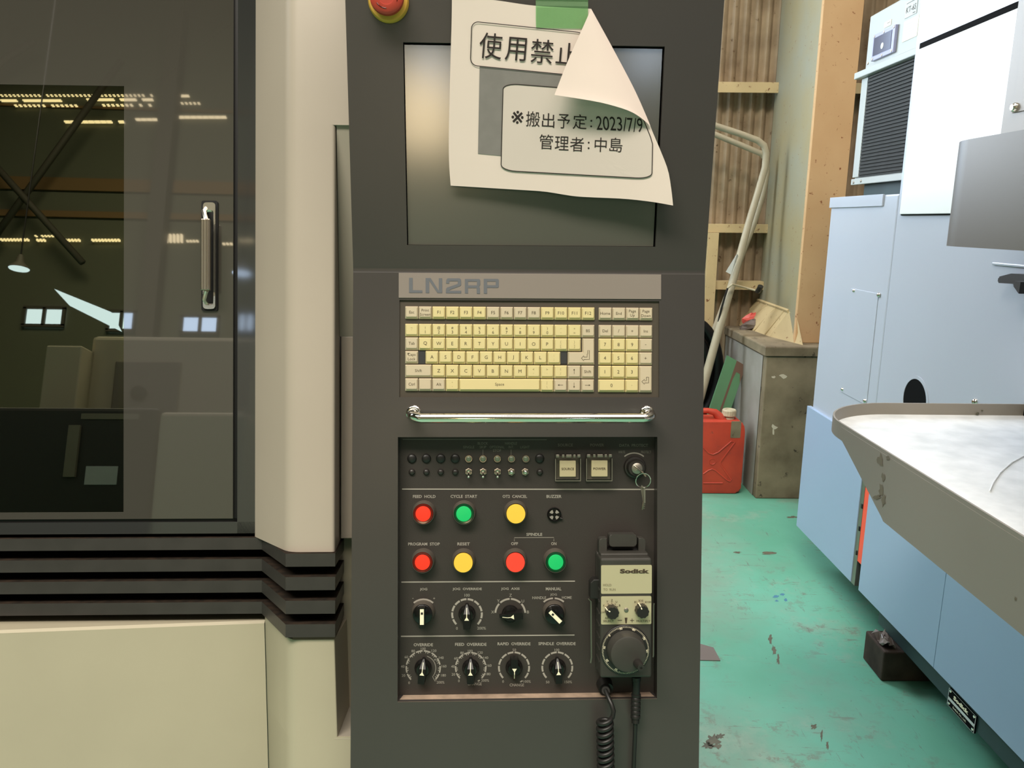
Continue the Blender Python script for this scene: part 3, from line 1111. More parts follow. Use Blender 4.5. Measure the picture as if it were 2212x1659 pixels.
    # bright bevelled top edge
    g.raw([M.P(ul1 + 0.004, vl2 - 0.003, WF), M.P(ul2, vl2 - 0.003, WF), M.P(ul2, vl2, WF - 0.004), M.P(ul1 + 0.004, vl2, WF - 0.004)], [(0, 1, 2, 3)])
    ul4 = UMAX
    vloft(g, M, plan(vbot, ul4, 0), vbot, plan(vl3, ul4, 0), vl3, True)
    g.build('lower_corner_panel', 'creamlow', t)
    g = MB(M)
    # sloping ledge under the inset side panel
    g.raw([M.P(ul2b, vl3, WF - 0.003), M.P(ul4, vl3, WF - 0.003), M.P(ul4, v1530, -0.15), M.P(uc3 - 0.02, v1530, -0.15)], [(0, 1, 2, 3)])
    g.raw([M.P(ul2, vl3 - 0.003, WF + 0.0004), M.P(ul4, vl3 - 0.003, WF + 0.0004), M.P(ul4, vl3, WF - 0.003), M.P(ul2, vl3, WF - 0.003)], [(0, 1, 2, 3)])
    g.build('side_ledge', 'creamgrey', t)

    # ---- body shell behind everything, down to the floor
    g = MB()
    lf = M.P(uL, 0, -0.3)
    g.box(lf.x - 0.02, -0.30, 1.45, 2.6, 0, 0.72)
    g.box(lf.x - 0.04, lf.x, 1.2, 2.6, 0.0, 2.05)
    g.box(lf.x - 0.02, -0.30, 2.0, 2.6, 0.72, 2.05)
    g.build('rear_body', 'cream', t)


# ================================================================== CONSOLE
def pt(x, y, w=-0.0206): return M.px(x, y, w)


def console():
    t = thing('control_console', 'tall charcoal machine control console with keyboard and button panel', 'console', (M.P(0.02, -0.6, -0.1).x, 1.15, 0))
    wl = lambda v: (-0.2247 + (v + 0.54) / 0.70 * 0.0029, 0.2656 + (v + 0.54) / 0.70 * 0.0078)
    wu = lambda v: (-0.2218 + v / 0.35 * 0.0017, 0.2734 + v / 0.35 * 0.0037)
    KB = (-0.1575, 0.2080, -0.0185, 0.1172)
    CP = (-0.1595, 0.2057, -0.4441, -0.0745)
    SR = (-0.1463, 0.2010, 0.0341, 0.2971)
    e = 0.004
    b = MB()
    holed(b, M, {'v': [-0.60, HINGE - e], 'lr': wl}, [KB, CP], [0.003, 0.0215])
    holed(b, S, {'v': [e, 0.46], 'lr': wu}, [SR], [0.006])
    # rounded crease between the two faces
    l0, r0 = wl(HINGE - e)
    l1, r1 = wu(e)
    A, B_ = [M.P(l0, HINGE - e), M.P(r0, HINGE - e)], [S.P(l1, e), S.P(r1, e)]
    Cc = [M.P(l0, HINGE - 0.0008, -0.0006), M.P(r0, HINGE - 0.0008, -0.0006)]
    b.raw([A[0], A[1], Cc[1], Cc[0], B_[1], B_[0]], [(0, 1, 2, 3), (3, 2, 4, 5)], True)
    # sides, back, top and pedestal
    lo = M.P(0, -0.60)
    dv, dw = (lo - S.O).dot(S.v), (lo - S.O).dot(S.w)
    zf = -S.O.z
    prof = [(0.46, 0.0, wu(0.46)), (e, 0.0, wu(e)), (-0.0042, 0.0006, wl(HINGE - e)), (dv, dw, wl(-0.60)), (zf, dw, wl(-0.60)), (zf, -0.30, wl(-0.60)), (0.46, -0.30, wu(0.46))]
    L = [S.P(p[2][0], p[0], p[1]) for p in prof]
    R = [S.P(p[2][1], p[0], p[1]) for p in prof]
    n = len(prof)
    b.raw(L + R, [tuple(range(n)), tuple(range(n, 2 * n))[::-1]] + [(i, n + i, n + (i + 1) % n, (i + 1) % n) for i in (3, 4, 5, 6)])
    b.build('housing', 'console', t)

    # ---- screen
    b = MB(S)
    b.box(SR[0] + 0.0012, SR[1] - 0.0022, SR[2] + 0.0004, SR[3] - 0.0022, -0.012, -0.0045)
    b.build('screen', 'screen', t, label='dark matte display screen')
    # ---- emergency stop
    u, v = S.uv(840, 4)
    b = MB(S)
    b.lathe((u, v, 0), [(0.0262, 0.0), (0.0262, 0.006), (0.0245, 0.0085), (0.012, 0.0085), (0.012, 0.02)], 40)
    es = b.build('emergency_stop_button', 'estopyellow', t, label='yellow collar of the red emergency stop')
    b = MB(S)
    b.lathe((u, v, 0), [(0.010, 0.012), (0.0195, 0.014), (0.0218, 0.019), (0.0212, 0.026), (0.0185, 0.0285), (0.0105, 0.0290), (0.0098, 0.0275), (0.0, 0.0275)], 40)
    b.build('mushroom_head', 'estop', es)
    b = MB(S)
    for a0 in (215, 335, 95):
        b.tube([(u + 0.0148 * math.cos(math.radians(a0 + k * 11)), v + 0.0148 * math.sin(math.radians(a0 + k * 11)), 0.0288) for k in range(6)], 0.0006, 6)
    b.build('turn_arrow', 'redring', es)

    # ---- name plate
    b = MB(M)
    b.box(-0.1586, 0.2107, 0.1200, 0.1550, 0.0, 0.0012, 0.0004)
    b.m = 1
    Z = lambda x, y: M.px(860 + x / 5.72, 580 + y / 5.72, 0.0016)
    for q in ([(135, 115), (180, 115), (180, 300), (135, 300)], [(180, 268), (300, 270), (300, 300), (180, 300)],
              [(340, 118), (384, 118), (384, 302), (340, 302)], [(503, 120), (545, 120), (545, 302), (503, 302)], [(384, 118), (402, 118), (503, 275), (503, 302), (486, 302), (384, 148)],
              [(596, 140), (612, 122), (760, 122), (778, 138), (778, 156), (632, 156), (632, 186), (592, 184)], [(738, 156), (778, 156), (780, 200), (768, 216), (736, 190)],
              [(736, 190), (768, 216), (640, 262), (632, 276), (590, 276), (592, 250), (604, 236)], [(590, 276), (780, 274), (780, 306), (590, 304)],
              [(825, 130), (864, 130), (864, 308), (825, 306)], [(864, 130), (1002, 130), (1014, 142), (1014, 160), (864, 160)], [(974, 160), (1014, 160), (1015, 204), (1000, 222), (974, 208)],
              [(864, 208), (974, 208), (1000, 222), (1010, 240), (864, 240)], [(970, 240), (1010, 240), (1013, 312), (972, 311)],
              [(1058, 128), (1099, 128), (1099, 311), (1058, 310)], [(1099, 128), (1232, 128), (1245, 142), (1245, 160), (1099, 160)], [(1206, 160), (1245, 160), (1244, 224), (1232, 238), (1206, 206)],
              [(1099, 206), (1206, 206), (1232, 238), (1099, 238)]):
        pxpoly(b, Z, q)
    b.build('name_plate', ['plate', 'platetext'], t)

    # ---- keyboard
    b = MB(M)
    b.box(KB[0], KB[1], KB[2], KB[3], -0.006, -0.0026)
    b.m = 1
    for x0, x1 in ((904, 918.5), (1210, 1224)):
        p, q = M.uv(x0, 758.5, -0.0026), M.uv(x1, 786, -0.0026)
        b.box(p[0], q[0], q[1], p[1], -0.0026, -0.0014)
    kb = b.build('keyboard', ['kbback', 'kbblank'], t)
    # key columns / rows in pixels, measured on the left; rows drift by the console's turn
    X0, PX = 875.3, 29.32
    rows = {'f': (661.6, 688.8), 'n': (699.4, 726.9), 't': (728.6, 756.4), 'c': (758.0, 785.5), 's': (787.4, 815.4), 'b': (817.0, 844.5)}

    def yshift(x): return (x - 890) * 0.0062

    def key(row, x0, x1, legend, grey=False, row2=None, lshape=False):
        ya, yb = rows[row][0], rows[row2 or row][1]
        xm = (x0 + x1) / 2
        y0, y1 = ya + yshift(xm), yb + yshift(xm)
        # narrowing: the lower rows drift left by the shear seen on the right-hand side
        dx = -(y0 - 661) * 0.010 * (xm - 875) / 530
        p, q = M.uv(x0 + dx, y0, 0), M.uv(x1 + dx, y1, 0)
        u0, u1, v1, v0 = p[0], q[0], p[1], q[1]
        b = MB(M)
        H = 0.0024
        if lshape:
            um, vm = u0 + (u1 - u0) * 0.545, v0 + (v1 - v0) * 0.48
            base = [(u0, v0), (u1, v0), (u1, v1), (um, v1), (um, vm), (u0, vm)]
            s1, s2, s3 = 0.0017, 0.0030, 0.0013
            top = [(u0 + s1, v0 + s2), (u1 - s1, v0 + s2), (u1 - s1, v1 - s3), (um + s1, v1 - s3), (um + s1, vm - s3), (u0 + s1, vm - s3)]
        else:
            base = rp(u0, u1, v0, v1, 0.0006, 1)
            top = rp(u0 + 0.0017, u1 - 0.0017, v0 + 0.0030, v1 - 0.0013, 0.001, 1)
        n = len(base)
        pts = [M.P(u, v, -0.0026) for u, v in base] + [M.P(u, v, -0.0006) for u, v in base] + [M.P(u, v, H) for u, v in top]
        fs = [(i, (i + 1) % n, n + (i + 1) % n, n + i) for i in range(n)] + [(n + i, n + (i + 1) % n, 2 * n + (i + 1) % n, 2 * n + i) for i in range(n)]
        fs.append(tuple(2 * n + i for i in range(n)))
        b.raw(pts, fs)
        mp = lambda x, y: M.px(x, y, H + 0.0002)
        ym = (y0 + y1) / 2
        cxp = xm + dx
        b.m = 1
        if legend in ('ENTER', 'ENTER2'):
            if legend == 'ENTER':
                cx_, cy_ = cxp + 9.5, ym + 10.5
            else:
                cx_, cy_ = cxp - 0.5, ym + 2.0
            sc = 1.0 if legend == 'ENTER' else 0.93
            sh = [(5, -13), (8.6, -13), (8.6, 6.5), (-3.5, 6.5), (-3.5, 9.5), (-9, 4), (-3.5, -1.5), (-3.5, 1.6), (3.4, 1.6), (3.4, -5), (5, -5)] if legend == 'ENTER' else \
                 [(4.5, -7), (8, -7), (8, 6.5), (-1.5, 6.5), (-1.5, 9.5), (-8, 3.6), (-1.5, -1.8), (-1.5, 1.4), (3, 1.4), (3, -7)]
            strip(b, mp, [(cx_ + x * sc, cy_ + y * sc) for x, y in sh], 1.1, closed=True)
        elif legend in ('UP', 'DN', 'LF', 'RT'):
            dx_, dy_ = {'UP': (0, -1), 'DN': (0, 1), 'LF': (-1, 0), 'RT': (1, 0)}[legend]
            a0 = (cxp - dx_ * 5.5, ym - 1 - dy_ * 5.5)
            a1 = (cxp + dx_ * 4, ym - 1 + dy_ * 4)
            strip(b, mp, [a0, a1], 0.8)
            tip = (cxp + dx_ * 6.2, ym - 1 + dy_ * 6.2)
            bx, by = cxp + dx_ * 2.6, ym - 1 + dy_ * 2.6
            pxpoly(b, mp, [tip, (bx - dy_ * 1.9, by + dx_ * 1.9), (bx + dy_ * 1.9, by - dx_ * 1.9)])
        elif isinstance(legend, tuple):
            a, c = legend
            if len(a) > 1:
                text(b, mp, a, cxp, ym - 5.2, scale=8.6)
                text(b, mp, c, cxp, ym + 3.6, scale=8.6)
            else:
                faint = not c.isalnum()
                if c.isalnum():
                    text(b, mp, c, cxp, ym + 3.6, scale=9.2)
                b.m = 2 if faint else 1
                small = a in '~!@#%^*()_{}|:;<>?'
                text(b, mp, a, cxp, ym - 5.2, scale=7.6)
                if not c.isalnum():
                    text(b, mp, c, cxp, ym + 3.8 if c not in '`' else ym - 0.5, scale=8)
        elif legend:
            sc = 10.5 if len(legend) == 1 else (9.8 if legend[0] == 'F' and legend[1:].isdigit() else 8.8)
            text(b, mp, legend, cxp, ym - 1.0, scale=sc)
        if legend == ('Caps', 'Lock'):
            pxpoly(b, mp, arc(x0 + 6.5 + dx, y0 + 6.0, 1.7, 0, 330, 9))
        return b.build('key', ['keyg' if grey else 'keyy', 'keyink', 'keyink2'], kb)

    K = lambda c: X0 + c * PX
    for c, (lg, gr) in enumerate([('Esc', 1), (('Print', 'Screen'), 1)] + [('F%d' % k, 5 <= k <= 8) for k in range(1, 13)]):
        key('f', K(c), K(c) + 28, lg, gr)
    for c, lg in enumerate([('~', '`'), ('!', '1'), ('@', '2'), ('#', '3'), ('$', '4'), ('%', '5'), ('^', '6'), ('&', '7'), ('*', '8'), ('(', '9'), (')', '0'), ('_', '-'), ('+', '='), 'BS']):
        key('n', K(c), K(c) + 28, lg, lg == 'BS')
    for c, lg in enumerate(['Tab'] + list('QWERTYUIOP') + [('{', '['), ('}', ']')]):
        key('t', K(c), K(c) + 28, lg, lg == 'Tab')
    key('t', K(12), K(13) + 28, 'ENTER', True, row2='c', lshape=True)
    key('c', K(0), K(0) + 28, ('Caps', 'Lock'), True)
    for c, lg in enumerate(list('ASDFGHJKL') + [(':', ';')]):
        key('c', K(c + 1.5), K(c + 1.5) + 28, lg)
    key('s', K(0), K(1) + 28, 'Shift', True)
    for c, lg in enumerate(list('ZXCVBNM') + [('<', ','), ('>', '.'), ('?', '/')]):
        key('s', K(c + 2), K(c + 2) + 28, lg)
    key('s', K(12), K(12) + 28, 'UP', True)
    key('s', K(13), K(13) + 28, 'Shift', True)
    key('b', K(0), K(0) + 28, 'Ctrl', True)
    key('b', K(1), K(1) + 28, '', True)
    key('b', K(2), K(2) + 28, 'Alt', True)
    key('b', K(3), K(3) + 28, ('"', "'"))
    key('b', K(4), K(9) + 28, 'Space')
    key('b', K(10), K(10) + 28, ('|', '\\'))
    for c, lg in ((11, 'LF'), (12, 'DN'), (13, 'RT')):
        key('b', K(c), K(c) + 28, lg, True)
    N0 = 1293.6
    NX = lambda c: N0 + c * 29.3
    for c, lg in enumerate(['Home', 'End', ('Page', 'Up'), ('Page', 'Down')]):
        key('f', NX(c), NX(c) + 28, lg, True)
    for c, lg in enumerate(['Del', '/', '*', 'Ins']):
        key('n', NX(c), NX(c) + 28, lg, True)
    for r, l3 in (('t', '789'), ('c', '456'), ('s', '123')):
        for c, lg in enumerate(l3):
            key(r, NX(c), NX(c) + 28, lg)
    key('t', NX(3), NX(3) + 28, '-', True)
    key('c', NX(3), NX(3) + 28, '+', True)
    key('s', NX(3), NX(3) + 28, 'ENTER2', True, row2='b')
    key('b', NX(0), NX(1) + 28, '0')
    key('b', NX(2), NX(2) + 28, '.')

    # ---- handrail
    b = MB(M)
    r = 0.0066
    p0, p1 = M.uv(894, 892), M.uv(1397, 893)
    w_ = 0.042
    vy = M.uv(1100, 903.5, w_)[1]
    path = [(p0[0], p0[1], 0.0), (p0[0], p0[1] - 0.001, 0.018)]
    for k in range(7):
        a = math.radians(90 * k / 6)
        path.append((p0[0] + 0.014 * (1 - math.cos(a)), p0[1] + (vy - p0[1]) * (0.25 + 0.75 * k / 6), w_ - 0.014 + 0.014 * math.sin(a)))
    for k in range(7):
        a = math.radians(90 * (6 - k) / 6)
        path.append((p1[0] - 0.014 * (1 - math.cos(a)), p1[1] + (vy - p1[1]) * (0.25 + 0.75 * (6 - k) / 6), w_ - 0.014 + 0.014 * math.sin(a)))
    path += [(p1[0], p1[1] - 0.001, 0.018), (p1[0], p1[1], 0.0)]
    b.tube(path, r, 18)
    hr = b.build('handrail', 'chrome', t)
    for p in (p0, p1):
        b = MB(M)
        b.lathe((p[0], p[1], 0), [(0.0105, 0.0), (0.0105, 0.003), (0.0088, 0.0045), (0.0067, 0.0045)], 28)
        b.build('rail_flange', 'chrome', hr)

    # ---- control panel with its printing
    b = MB(M)
    b.box(CP[0], CP[1], CP[2], CP[3], -0.026, -0.021)
    b.m = 1
    ln = lambda pts, w: strip(b, pt, pts, w)
    ln([(868.5, 1056.5), (1417, 1057.2)], 2.6)
    ln([(867, 1257.4), (1242, 1255.4)], 2.6)
    ln([(866, 1374.6), (1241, 1371.8)], 2.6)
    T = lambda s_, x0, x1, y, h=None, bold=0.006: text(b, pt, s_, (x0 + x1) / 2, y, h=h, w=(x1 - x0), bold=bold)
    for a in (('FEED  HOLD', 892, 941, 1072.5), ('CYCLE  START', 973.3, 1030.6, 1072.3), ('OT2  CANCEL', 1085.6, 1138.5, 1072.3), ('BUZZER', 1180.6, 1213, 1072.4),
              ('SPINDLE', 1137, 1171.4, 1154.4), ('PROGRAM  STOP', 881.7, 949.9, 1175.2), ('RESET', 988, 1015, 1175), ('OFF', 1104, 1119, 1174.4), ('ON', 1190.6, 1202, 1174.4),
              ('JOG', 907, 923, 1273.4), ('JOG  OVERRIDE', 977.5, 1040.8, 1272.9), ('JOG  AXIS', 1082.4, 1122.6, 1272.4), ('MANUAL', 1179, 1212.6, 1272),
              ('OVERRIDE', 893.6, 935.3, 1392.8), ('FEED  OVERRIDE', 983, 1051, 1392), ('RAPID  OVERRIDE', 1074.8, 1146, 1390.8), ('SPINDLE  OVERRIDE', 1163, 1243.5, 1390.4)):
        T(*a, 6.6, 0.022)
    T('JOG', 1188.7, 1203, 1285, 6.2)
    T('HANDLE', 1150, 1179.7, 1291.2, 6)
    T('HOME', 1214, 1235, 1290.8, 6)
    T('CHANGE', 1010, 1040.5, 1477.4, 6.2)
    T('CHANGE', 1101, 1132, 1479.6, 6.2)
    for s_, x, y in (('100', 1009, 1285.9), ('0', 987, 1357.3), ('200%', 1040.2, 1357), ('X', 1064.3, 1322), ('Y', 1076.5, 1298), ('Z', 1102.9, 1286), ('U', 1129.4, 1298.5), ('B', 1140.6, 1322)):
        text(b, pt, s_, x, y, h=6.2)
    text(b, pt, '-', 892, 1292.6, scale=11)
    text(b, pt, '+', 937.8, 1292.6, scale=9)
    o4 = lambda x, y: (850 + x / 5.395, 1360 + y / 5.395)
    for s_, x, y in (('100', 347, 223), ('80', 230, 250), ('60', 150, 320), ('40', 107, 430), ('20', 117, 535), ('0', 182, 620), ('120', 472, 247), ('140', 557, 328), ('160', 590, 427), ('180', 583, 533), ('200%', 548, 615),
                     ('100', 895, 250), ('80', 800, 272), ('60', 728, 335), ('40', 693, 430), ('20', 698, 522), ('0', 762, 598), ('120', 1012, 268), ('140', 1077, 328), ('160', 1115, 418), ('180', 1103, 518), ('200%', 1068, 593),
                     ('50', 1408, 237), ('0', 1277, 605), ('100%', 1557, 605), ('100', 1905, 237), ('50', 1797, 612), ('150%', 2037, 610)):
        text(b, pt, s_, *o4(x, y), h=5.6)
    text(b, pt, '60', *o4(487, 350), h=3.8)
    ln([(1111, 1169), (1111, 1161.4), (1196.3, 1161.0), (1196.3, 1169)], 1.0)
    # dial rings
    def ring(cx, cy, r, segs, wd, ticks=False):
        for a0, a1 in segs:
            strip(b, pt, arc(cx, cy, r, a0, a1, 6), wd)
            if ticks:
                for k in (0.33, 0.67):
                    a = math.radians(a0 + (a1 - a0) * k)
                    strip(b, pt, [(cx + (r - 4.6) * math.cos(a), cy - (r - 4.6) * math.sin(a)), (cx + r * math.cos(a), cy - r * math.sin(a))], 1.5)
    full = [(226 - 27.2 * k - 2.2, 226 - 27.2 * (k + 1) + 2.2) for k in range(10)]
    ring(1008.8, 1326.3, 32, full, 4.2)
    ring(1102.3, 1326.0, 32.3, [(176, 138), (132, 92.5), (87.5, 48), (42, 4)], 4.0)
    ring(914.7, 1326.5, 32, [(131, 49)], 3.6)
    ring(1196.3, 1326.5, 34.2, [(130, 93), (87, 51)], 3.6)
    ring(914.2, 1442.5, 36.6, full, 3.0, True)
    ring(1016.8, 1442.5, 32.6, full, 3.0, True)
    ring(1110.3, 1441.8, 32.6, full, 3.8)
    ring(1203.8, 1441.5, 32.4, full, 3.8)
    ring(1110.3, 1441.8, 34, [(293, 303)], 3)
    ring(1016.8, 1442.5, 33, [(298, 306)], 3)
    ln(arc(914.2, 1443.5, 27.2, 72, -42, 14) + [o4(485, 603), o4(497, 590)], 1.0)
    b.m = 2
    ln([(870, 948.8), (1181, 949.8)], 1.3)
    for a in (('SINGLE', 1000.6, 1024.5, 965.7), ('BLOCK', 1032, 1054, 957.7), ('SKIP', 1036, 1050.6, 965.7), ('OPTIONAL', 1057.5, 1089.8, 965.7), ('STOP', 1065, 1082.6, 973.2),
              ('HANDLE', 1091, 1116.7, 957.7), ('INT.', 1098.7, 1109.8, 965.7), ('LIGHT', 1124, 1144, 965.7), ('WRITE', 1335.7, 1350.5, 976.6), ('PROTECT', 1384.7, 1406.8, 976.6)):
        T(*a, 5.6)
    for a in (('SOURCE', 1205, 1237.5, 961.4), ('POWER', 1275, 1304.7, 961.4), ('DATA  PROTECT', 1338, 1400, 962)):
        T(*a, 6.2, 0.012)
    ln([(1043.3, 971), (1043.3, 983)], 1.2)
    ln([(1104, 971), (1104, 983)], 1.2)
    b.m = 1
    ln(arc(1369.8, 1011, 32.5, 130, 50, 10), 2.6)
    b.build('control_panel', ['panel', 'print', 'printdim'], t, label='black grained panel with grey printed legends')
    # bright lower edge of the recess
    b = MB(M)
    c0, c1, c2 = CP[0], CP[1], CP[2]
    b.raw([M.P(c0, c2 - 0.0004, 0.0004), M.P(c1, c2 - 0.0004, 0.0004), M.P(c1 - 0.006, c2 + 0.0008, -0.0206), M.P(c0 + 0.006, c2 + 0.0008, -0.0206)], [(0, 1, 2, 3)])
    b.build('recess_edge', 'recess', t, label='worn bare metal lower edge')

    WPN = -0.021
    at = lambda x, y: M.uv(x, y, WPN)
    K_ = PXM * 1.02

    # ---- lighted and plain push buttons
    def button(x, y, kind, colr):
        u, v = at(x, y)
        b = MB(M)
        h = 0.014
        b.lathe((u, v, WPN), [(0.0172, 0.0), (0.0172, 0.002), (0.0160, 0.004), (0.0154, h - 0.001), (0.0150, h), (0.0145, h), (0.0143, h - 0.004)], 36)
        pb = b.build('push_button', 'bezel2', t, label='%s round push button' % colr)
        b = MB(M)
        if kind == 'lit':
            b.lathe((u, v, WPN), [(0.0142, h - 0.006), (0.0142, h - 0.0002), (0.0136, h + 0.0006), (0.0106, h + 0.0004)], 36)
            lens_ring = b.build('lens_ring', colr + 'ring', pb)
            b = MB(M)
            b.lathe((u, v, WPN), [(0.0110, h), (0.0110, h + 0.0010), (0.0104, h + 0.0017), (0.006, h + 0.0020), (0.0, h + 0.0021)], 36)
            b.build('lens', colr, pb)
        else:
            b.lathe((u, v, WPN), [(0.0134, h - 0.006), (0.0134, h + 0.004), (0.0130, h + 0.0046), (0.0, h + 0.0048)], 36)
            b.build('button_cap', {'yellow': 'yellow', 'red': 'redflat'}[colr], pb)
    for a in ((916, 1106.5, 'lit', 'red'), (1002.6, 1106.5, 'lit', 'green'), (1113.5, 1106, 'flat', 'yellow'), (914.5, 1210, 'lit', 'red'), (1001.5, 1210, 'flat', 'yellow'), (1112.5, 1209.5, 'flat', 'red'), (1198.6, 1209.5, 'lit', 'green')):
        button(*a)

    # ---- buzzer
    u, v = at(1197, 1111)
    b = MB(M)
    b.lathe((u, v, WPN), [(0.0102, 0), (0.0102, 0.003), (0.0094, 0.004), (0.0086, 0.003)], 32)
    bz = b.build('buzzer', 'blackgloss', t)
    b = MB(M)
    for q in range(4):
        a0 = q * 90 + 22
        for r in (0.0036, 0.0047, 0.0058, 0.0069):
            n = 5
            pts = []
            for k in range(n + 1):
                a = math.radians(a0 + 46 * k / n)
                pts.append((u + r * math.cos(a), v + r * math.sin(a)))
            L = [M.P(u + (r - 0.00042) * math.cos(math.radians(a0 + 46 * k / n)), v + (r - 0.00042) * math.sin(math.radians(a0 + 46 * k / n)), WPN + 0.0036) for k in range(n + 1)]
            R_ = [M.P(u + (r + 0.00042) * math.cos(math.radians(a0 + 46 * k / n)), v + (r + 0.00042) * math.sin(math.radians(a0 + 46 * k / n)), WPN + 0.0036) for k in range(n + 1)]
            b.raw(L + R_, [(k, n + 1 + k, n + 2 + k, k + 1) for k in range(n)])
    b.build('sound_slot', 'print', bz)
    b = MB(M)
    p = at(1214, 1120.5)
    b.tube([(u + 0.008, v - 0.005, WPN + 0.002), (p[0], p[1], WPN + 0.0025)], 0.0021, 10)
    b.build('locking_tab', 'blackgloss', bz)

    # ---- blanking plugs, pilot lamps, toggles
    for x in (889.7, 921, 952, 983.3, 1165.8):
        u, v = at(x, 990.5)
        b = MB(M)
        b.lathe((u, v, WPN), [(0.0067, 0.0), (0.0066, 0.0012), (0.0056, 0.0026), (0.003, 0.0035), (0.0, 0.0038)], 26)
        b.build('blanking_plug', 'black', t)
        u, v = at(x + 0.2, 1019.5)
        b = MB(M)
        b.lathe((u, v, WPN), [(0.0046, 0.0), (0.0046, 0.0016), (0.0036, 0.0034), (0.0018, 0.0042), (0.0, 0.0044)], 22)
        b.build('blanking_plug', 'bezel', t)
    for i, x in enumerate((1012.6, 1043.4, 1074.3, 1104.8, 1135.8)):
        u, v = at(x, 991)
        b = MB(M)
        b.lathe((u, v, WPN), [(0.0054, 0.0), (0.0054, 0.0022), (0.0049, 0.0030), (0.0041, 0.0030), (0.0038, 0.0016)], 26)
        pl = b.build('pilot_lamp', 'steel', t)
        b = MB(M)
        b.lathe((u, v, WPN), [(0.0038, 0.001), (0.0038, 0.0024), (0.0026, 0.0034), (0.0, 0.0038)], 22)
        b.build('lamp_lens', 'led', pl)
        u, v = at(x + (0, 0.2, 0.4, -0.4, -1.6)[i], 1019)
        b = MB(M)
        hexa = [(u + 0.0054 * math.cos(math.radians(60 * k + 30 + (8 if i > 2 else 0))), v + 0.0054 * math.sin(math.radians(60 * k + 30 + (8 if i > 2 else 0)))) for k in range(6)]
        b.prism(hexa, WPN, WPN + 0.0026, 0.0005)
        b.lathe((u, v, WPN), [(0.0037, 0.0024), (0.0037, 0.0056), (0.0030, 0.0062), (0.0016, 0.0056)], 18)
        tg = b.build('toggle_switch', 'steel', t)
        b = MB(M)
        dvv = -0.0058 if i < 3 else 0.0008
        hh = 0.0115 if i < 3 else 0.013
        b.tube([(u, v, WPN + 0.005), (u, v + dvv * 0.45, WPN + hh * 0.7), (u, v + dvv, WPN + hh)], [0.0011, 0.0014, 0.0019 if i < 3 else 0.0024], 12)
        b.lathe((u, v + dvv, WPN + hh), [(0.0019 if i < 3 else 0.0024, 0), (0.0011, 0.0009), (0, 0.0011)], 12)
        b.build('toggle_lever', 'chrome', tg)

    # ---- square guarded buttons
    for x0, x1, y0, y1, tx, cxs in ((1199.5, 1254.5, 980.5, 1039.5, 'SOURCE', (1209, 1244, 995, 1030)), (1266.5, 1322.5, 980.0, 1039.5, 'POWER', (1277.6, 1312.6, 994.5, 1029.6))):
        wc = WPN + 0.016
        p, q = M.uv(x0, y0, wc), M.uv(x1, y1, wc)
        b = MB(M)
        b.prism(rp(p[0] + 0.0015, q[0] - 0.0015, q[1] + 0.0015, p[1] - 0.004, 0.0015), WPN, WPN + 0.006)
        sb = b.build('guarded_button', 'bezel2', t, label='square cream button under a clear hinged cover')
        c, d_ = M.uv(cxs[0], cxs[2], WPN + 0.011), M.uv(cxs[1], cxs[3], WPN + 0.011)
        b = MB(M)
        b.box(c[0], d_[0], d_[1], c[1], WPN + 0.004, WPN + 0.011, 0.0008)
        b.m = 1
        text(b, lambda x, y: M.px(x, y, WPN + 0.0113), tx, (cxs[0] + cxs[1]) / 2, (cxs[2] + cxs[3]) / 2 + 0.5, h=5.2, w=27, bold=0.012)
        b.build('button_cap', ['capwhite', 'plateink'], sb)
        b = MB(M)
        # clear cover: open-backed box
        u0, u1, v0, v1 = p[0], q[0], q[1], p[1]
        P8 = [(u0, v0), (u1, v0), (u1, v1), (u0, v1)]
        pts = [M.P(a, c_, WPN + 0.002) for a, c_ in P8] + [M.P(a + (0.0012 if a == u0 else -0.0012), c_ + (0.0012 if c_ == v0 else -0.0012), wc) for a, c_ in P8]
        b.raw(pts, [(0, 1, 5, 4), (1, 2, 6, 5), (2, 3, 7, 6), (3, 0, 4, 7), (4, 5, 6, 7)])
        b.build('clear_cover', 'cover', sb, label='clear plastic cover')
        b = MB(M)
        for k, (ua, ub) in enumerate(((0.02, 0.16), (0.26, 0.36), (0.42, 0.64), (0.70, 0.80), (0.86, 0.99))):
            b.box(u0 + (u1 - u0) * ua, u0 + (u1 - u0) * ub, v1 - 0.0050, v1 - 0.001, wc - 0.005, wc + 0.0006, 0.0006)
        for a, c_ in (((u0 - 0.0002), v0), (u1 - 0.0008, v0)):
            b.box(a, a + 0.001, v0 + 0.001, v1 - 0.007, wc - 0.0012, wc + 0.0003)
        b.box(u0, u1, v0, v0 + 0.0011, wc - 0.0012, wc + 0.0003)
        b.build('cover_hinge', 'dullsteel', sb)

    # ---- key switch
    u, v = at(1371, 1009)
    b = MB(M)
    b.lathe((u, v, WPN), [(0.0160, 0.0), (0.0160, 0.0025), (0.0150, 0.0045), (0.0128, 0.005), (0.0122, 0.013), (0.0112, 0.0145), (0.0085, 0.0145)], 36)
    ks = b.build('key_switch', 'bezel', t)
    b = MB(M)
    b.lathe((u, v, WPN), [(0.0078, 0.012), (0.0078, 0.0185), (0.0070, 0.0192), (0.0, 0.0192)], 30)
    b.build('lock_barrel', 'dullsteel', ks)

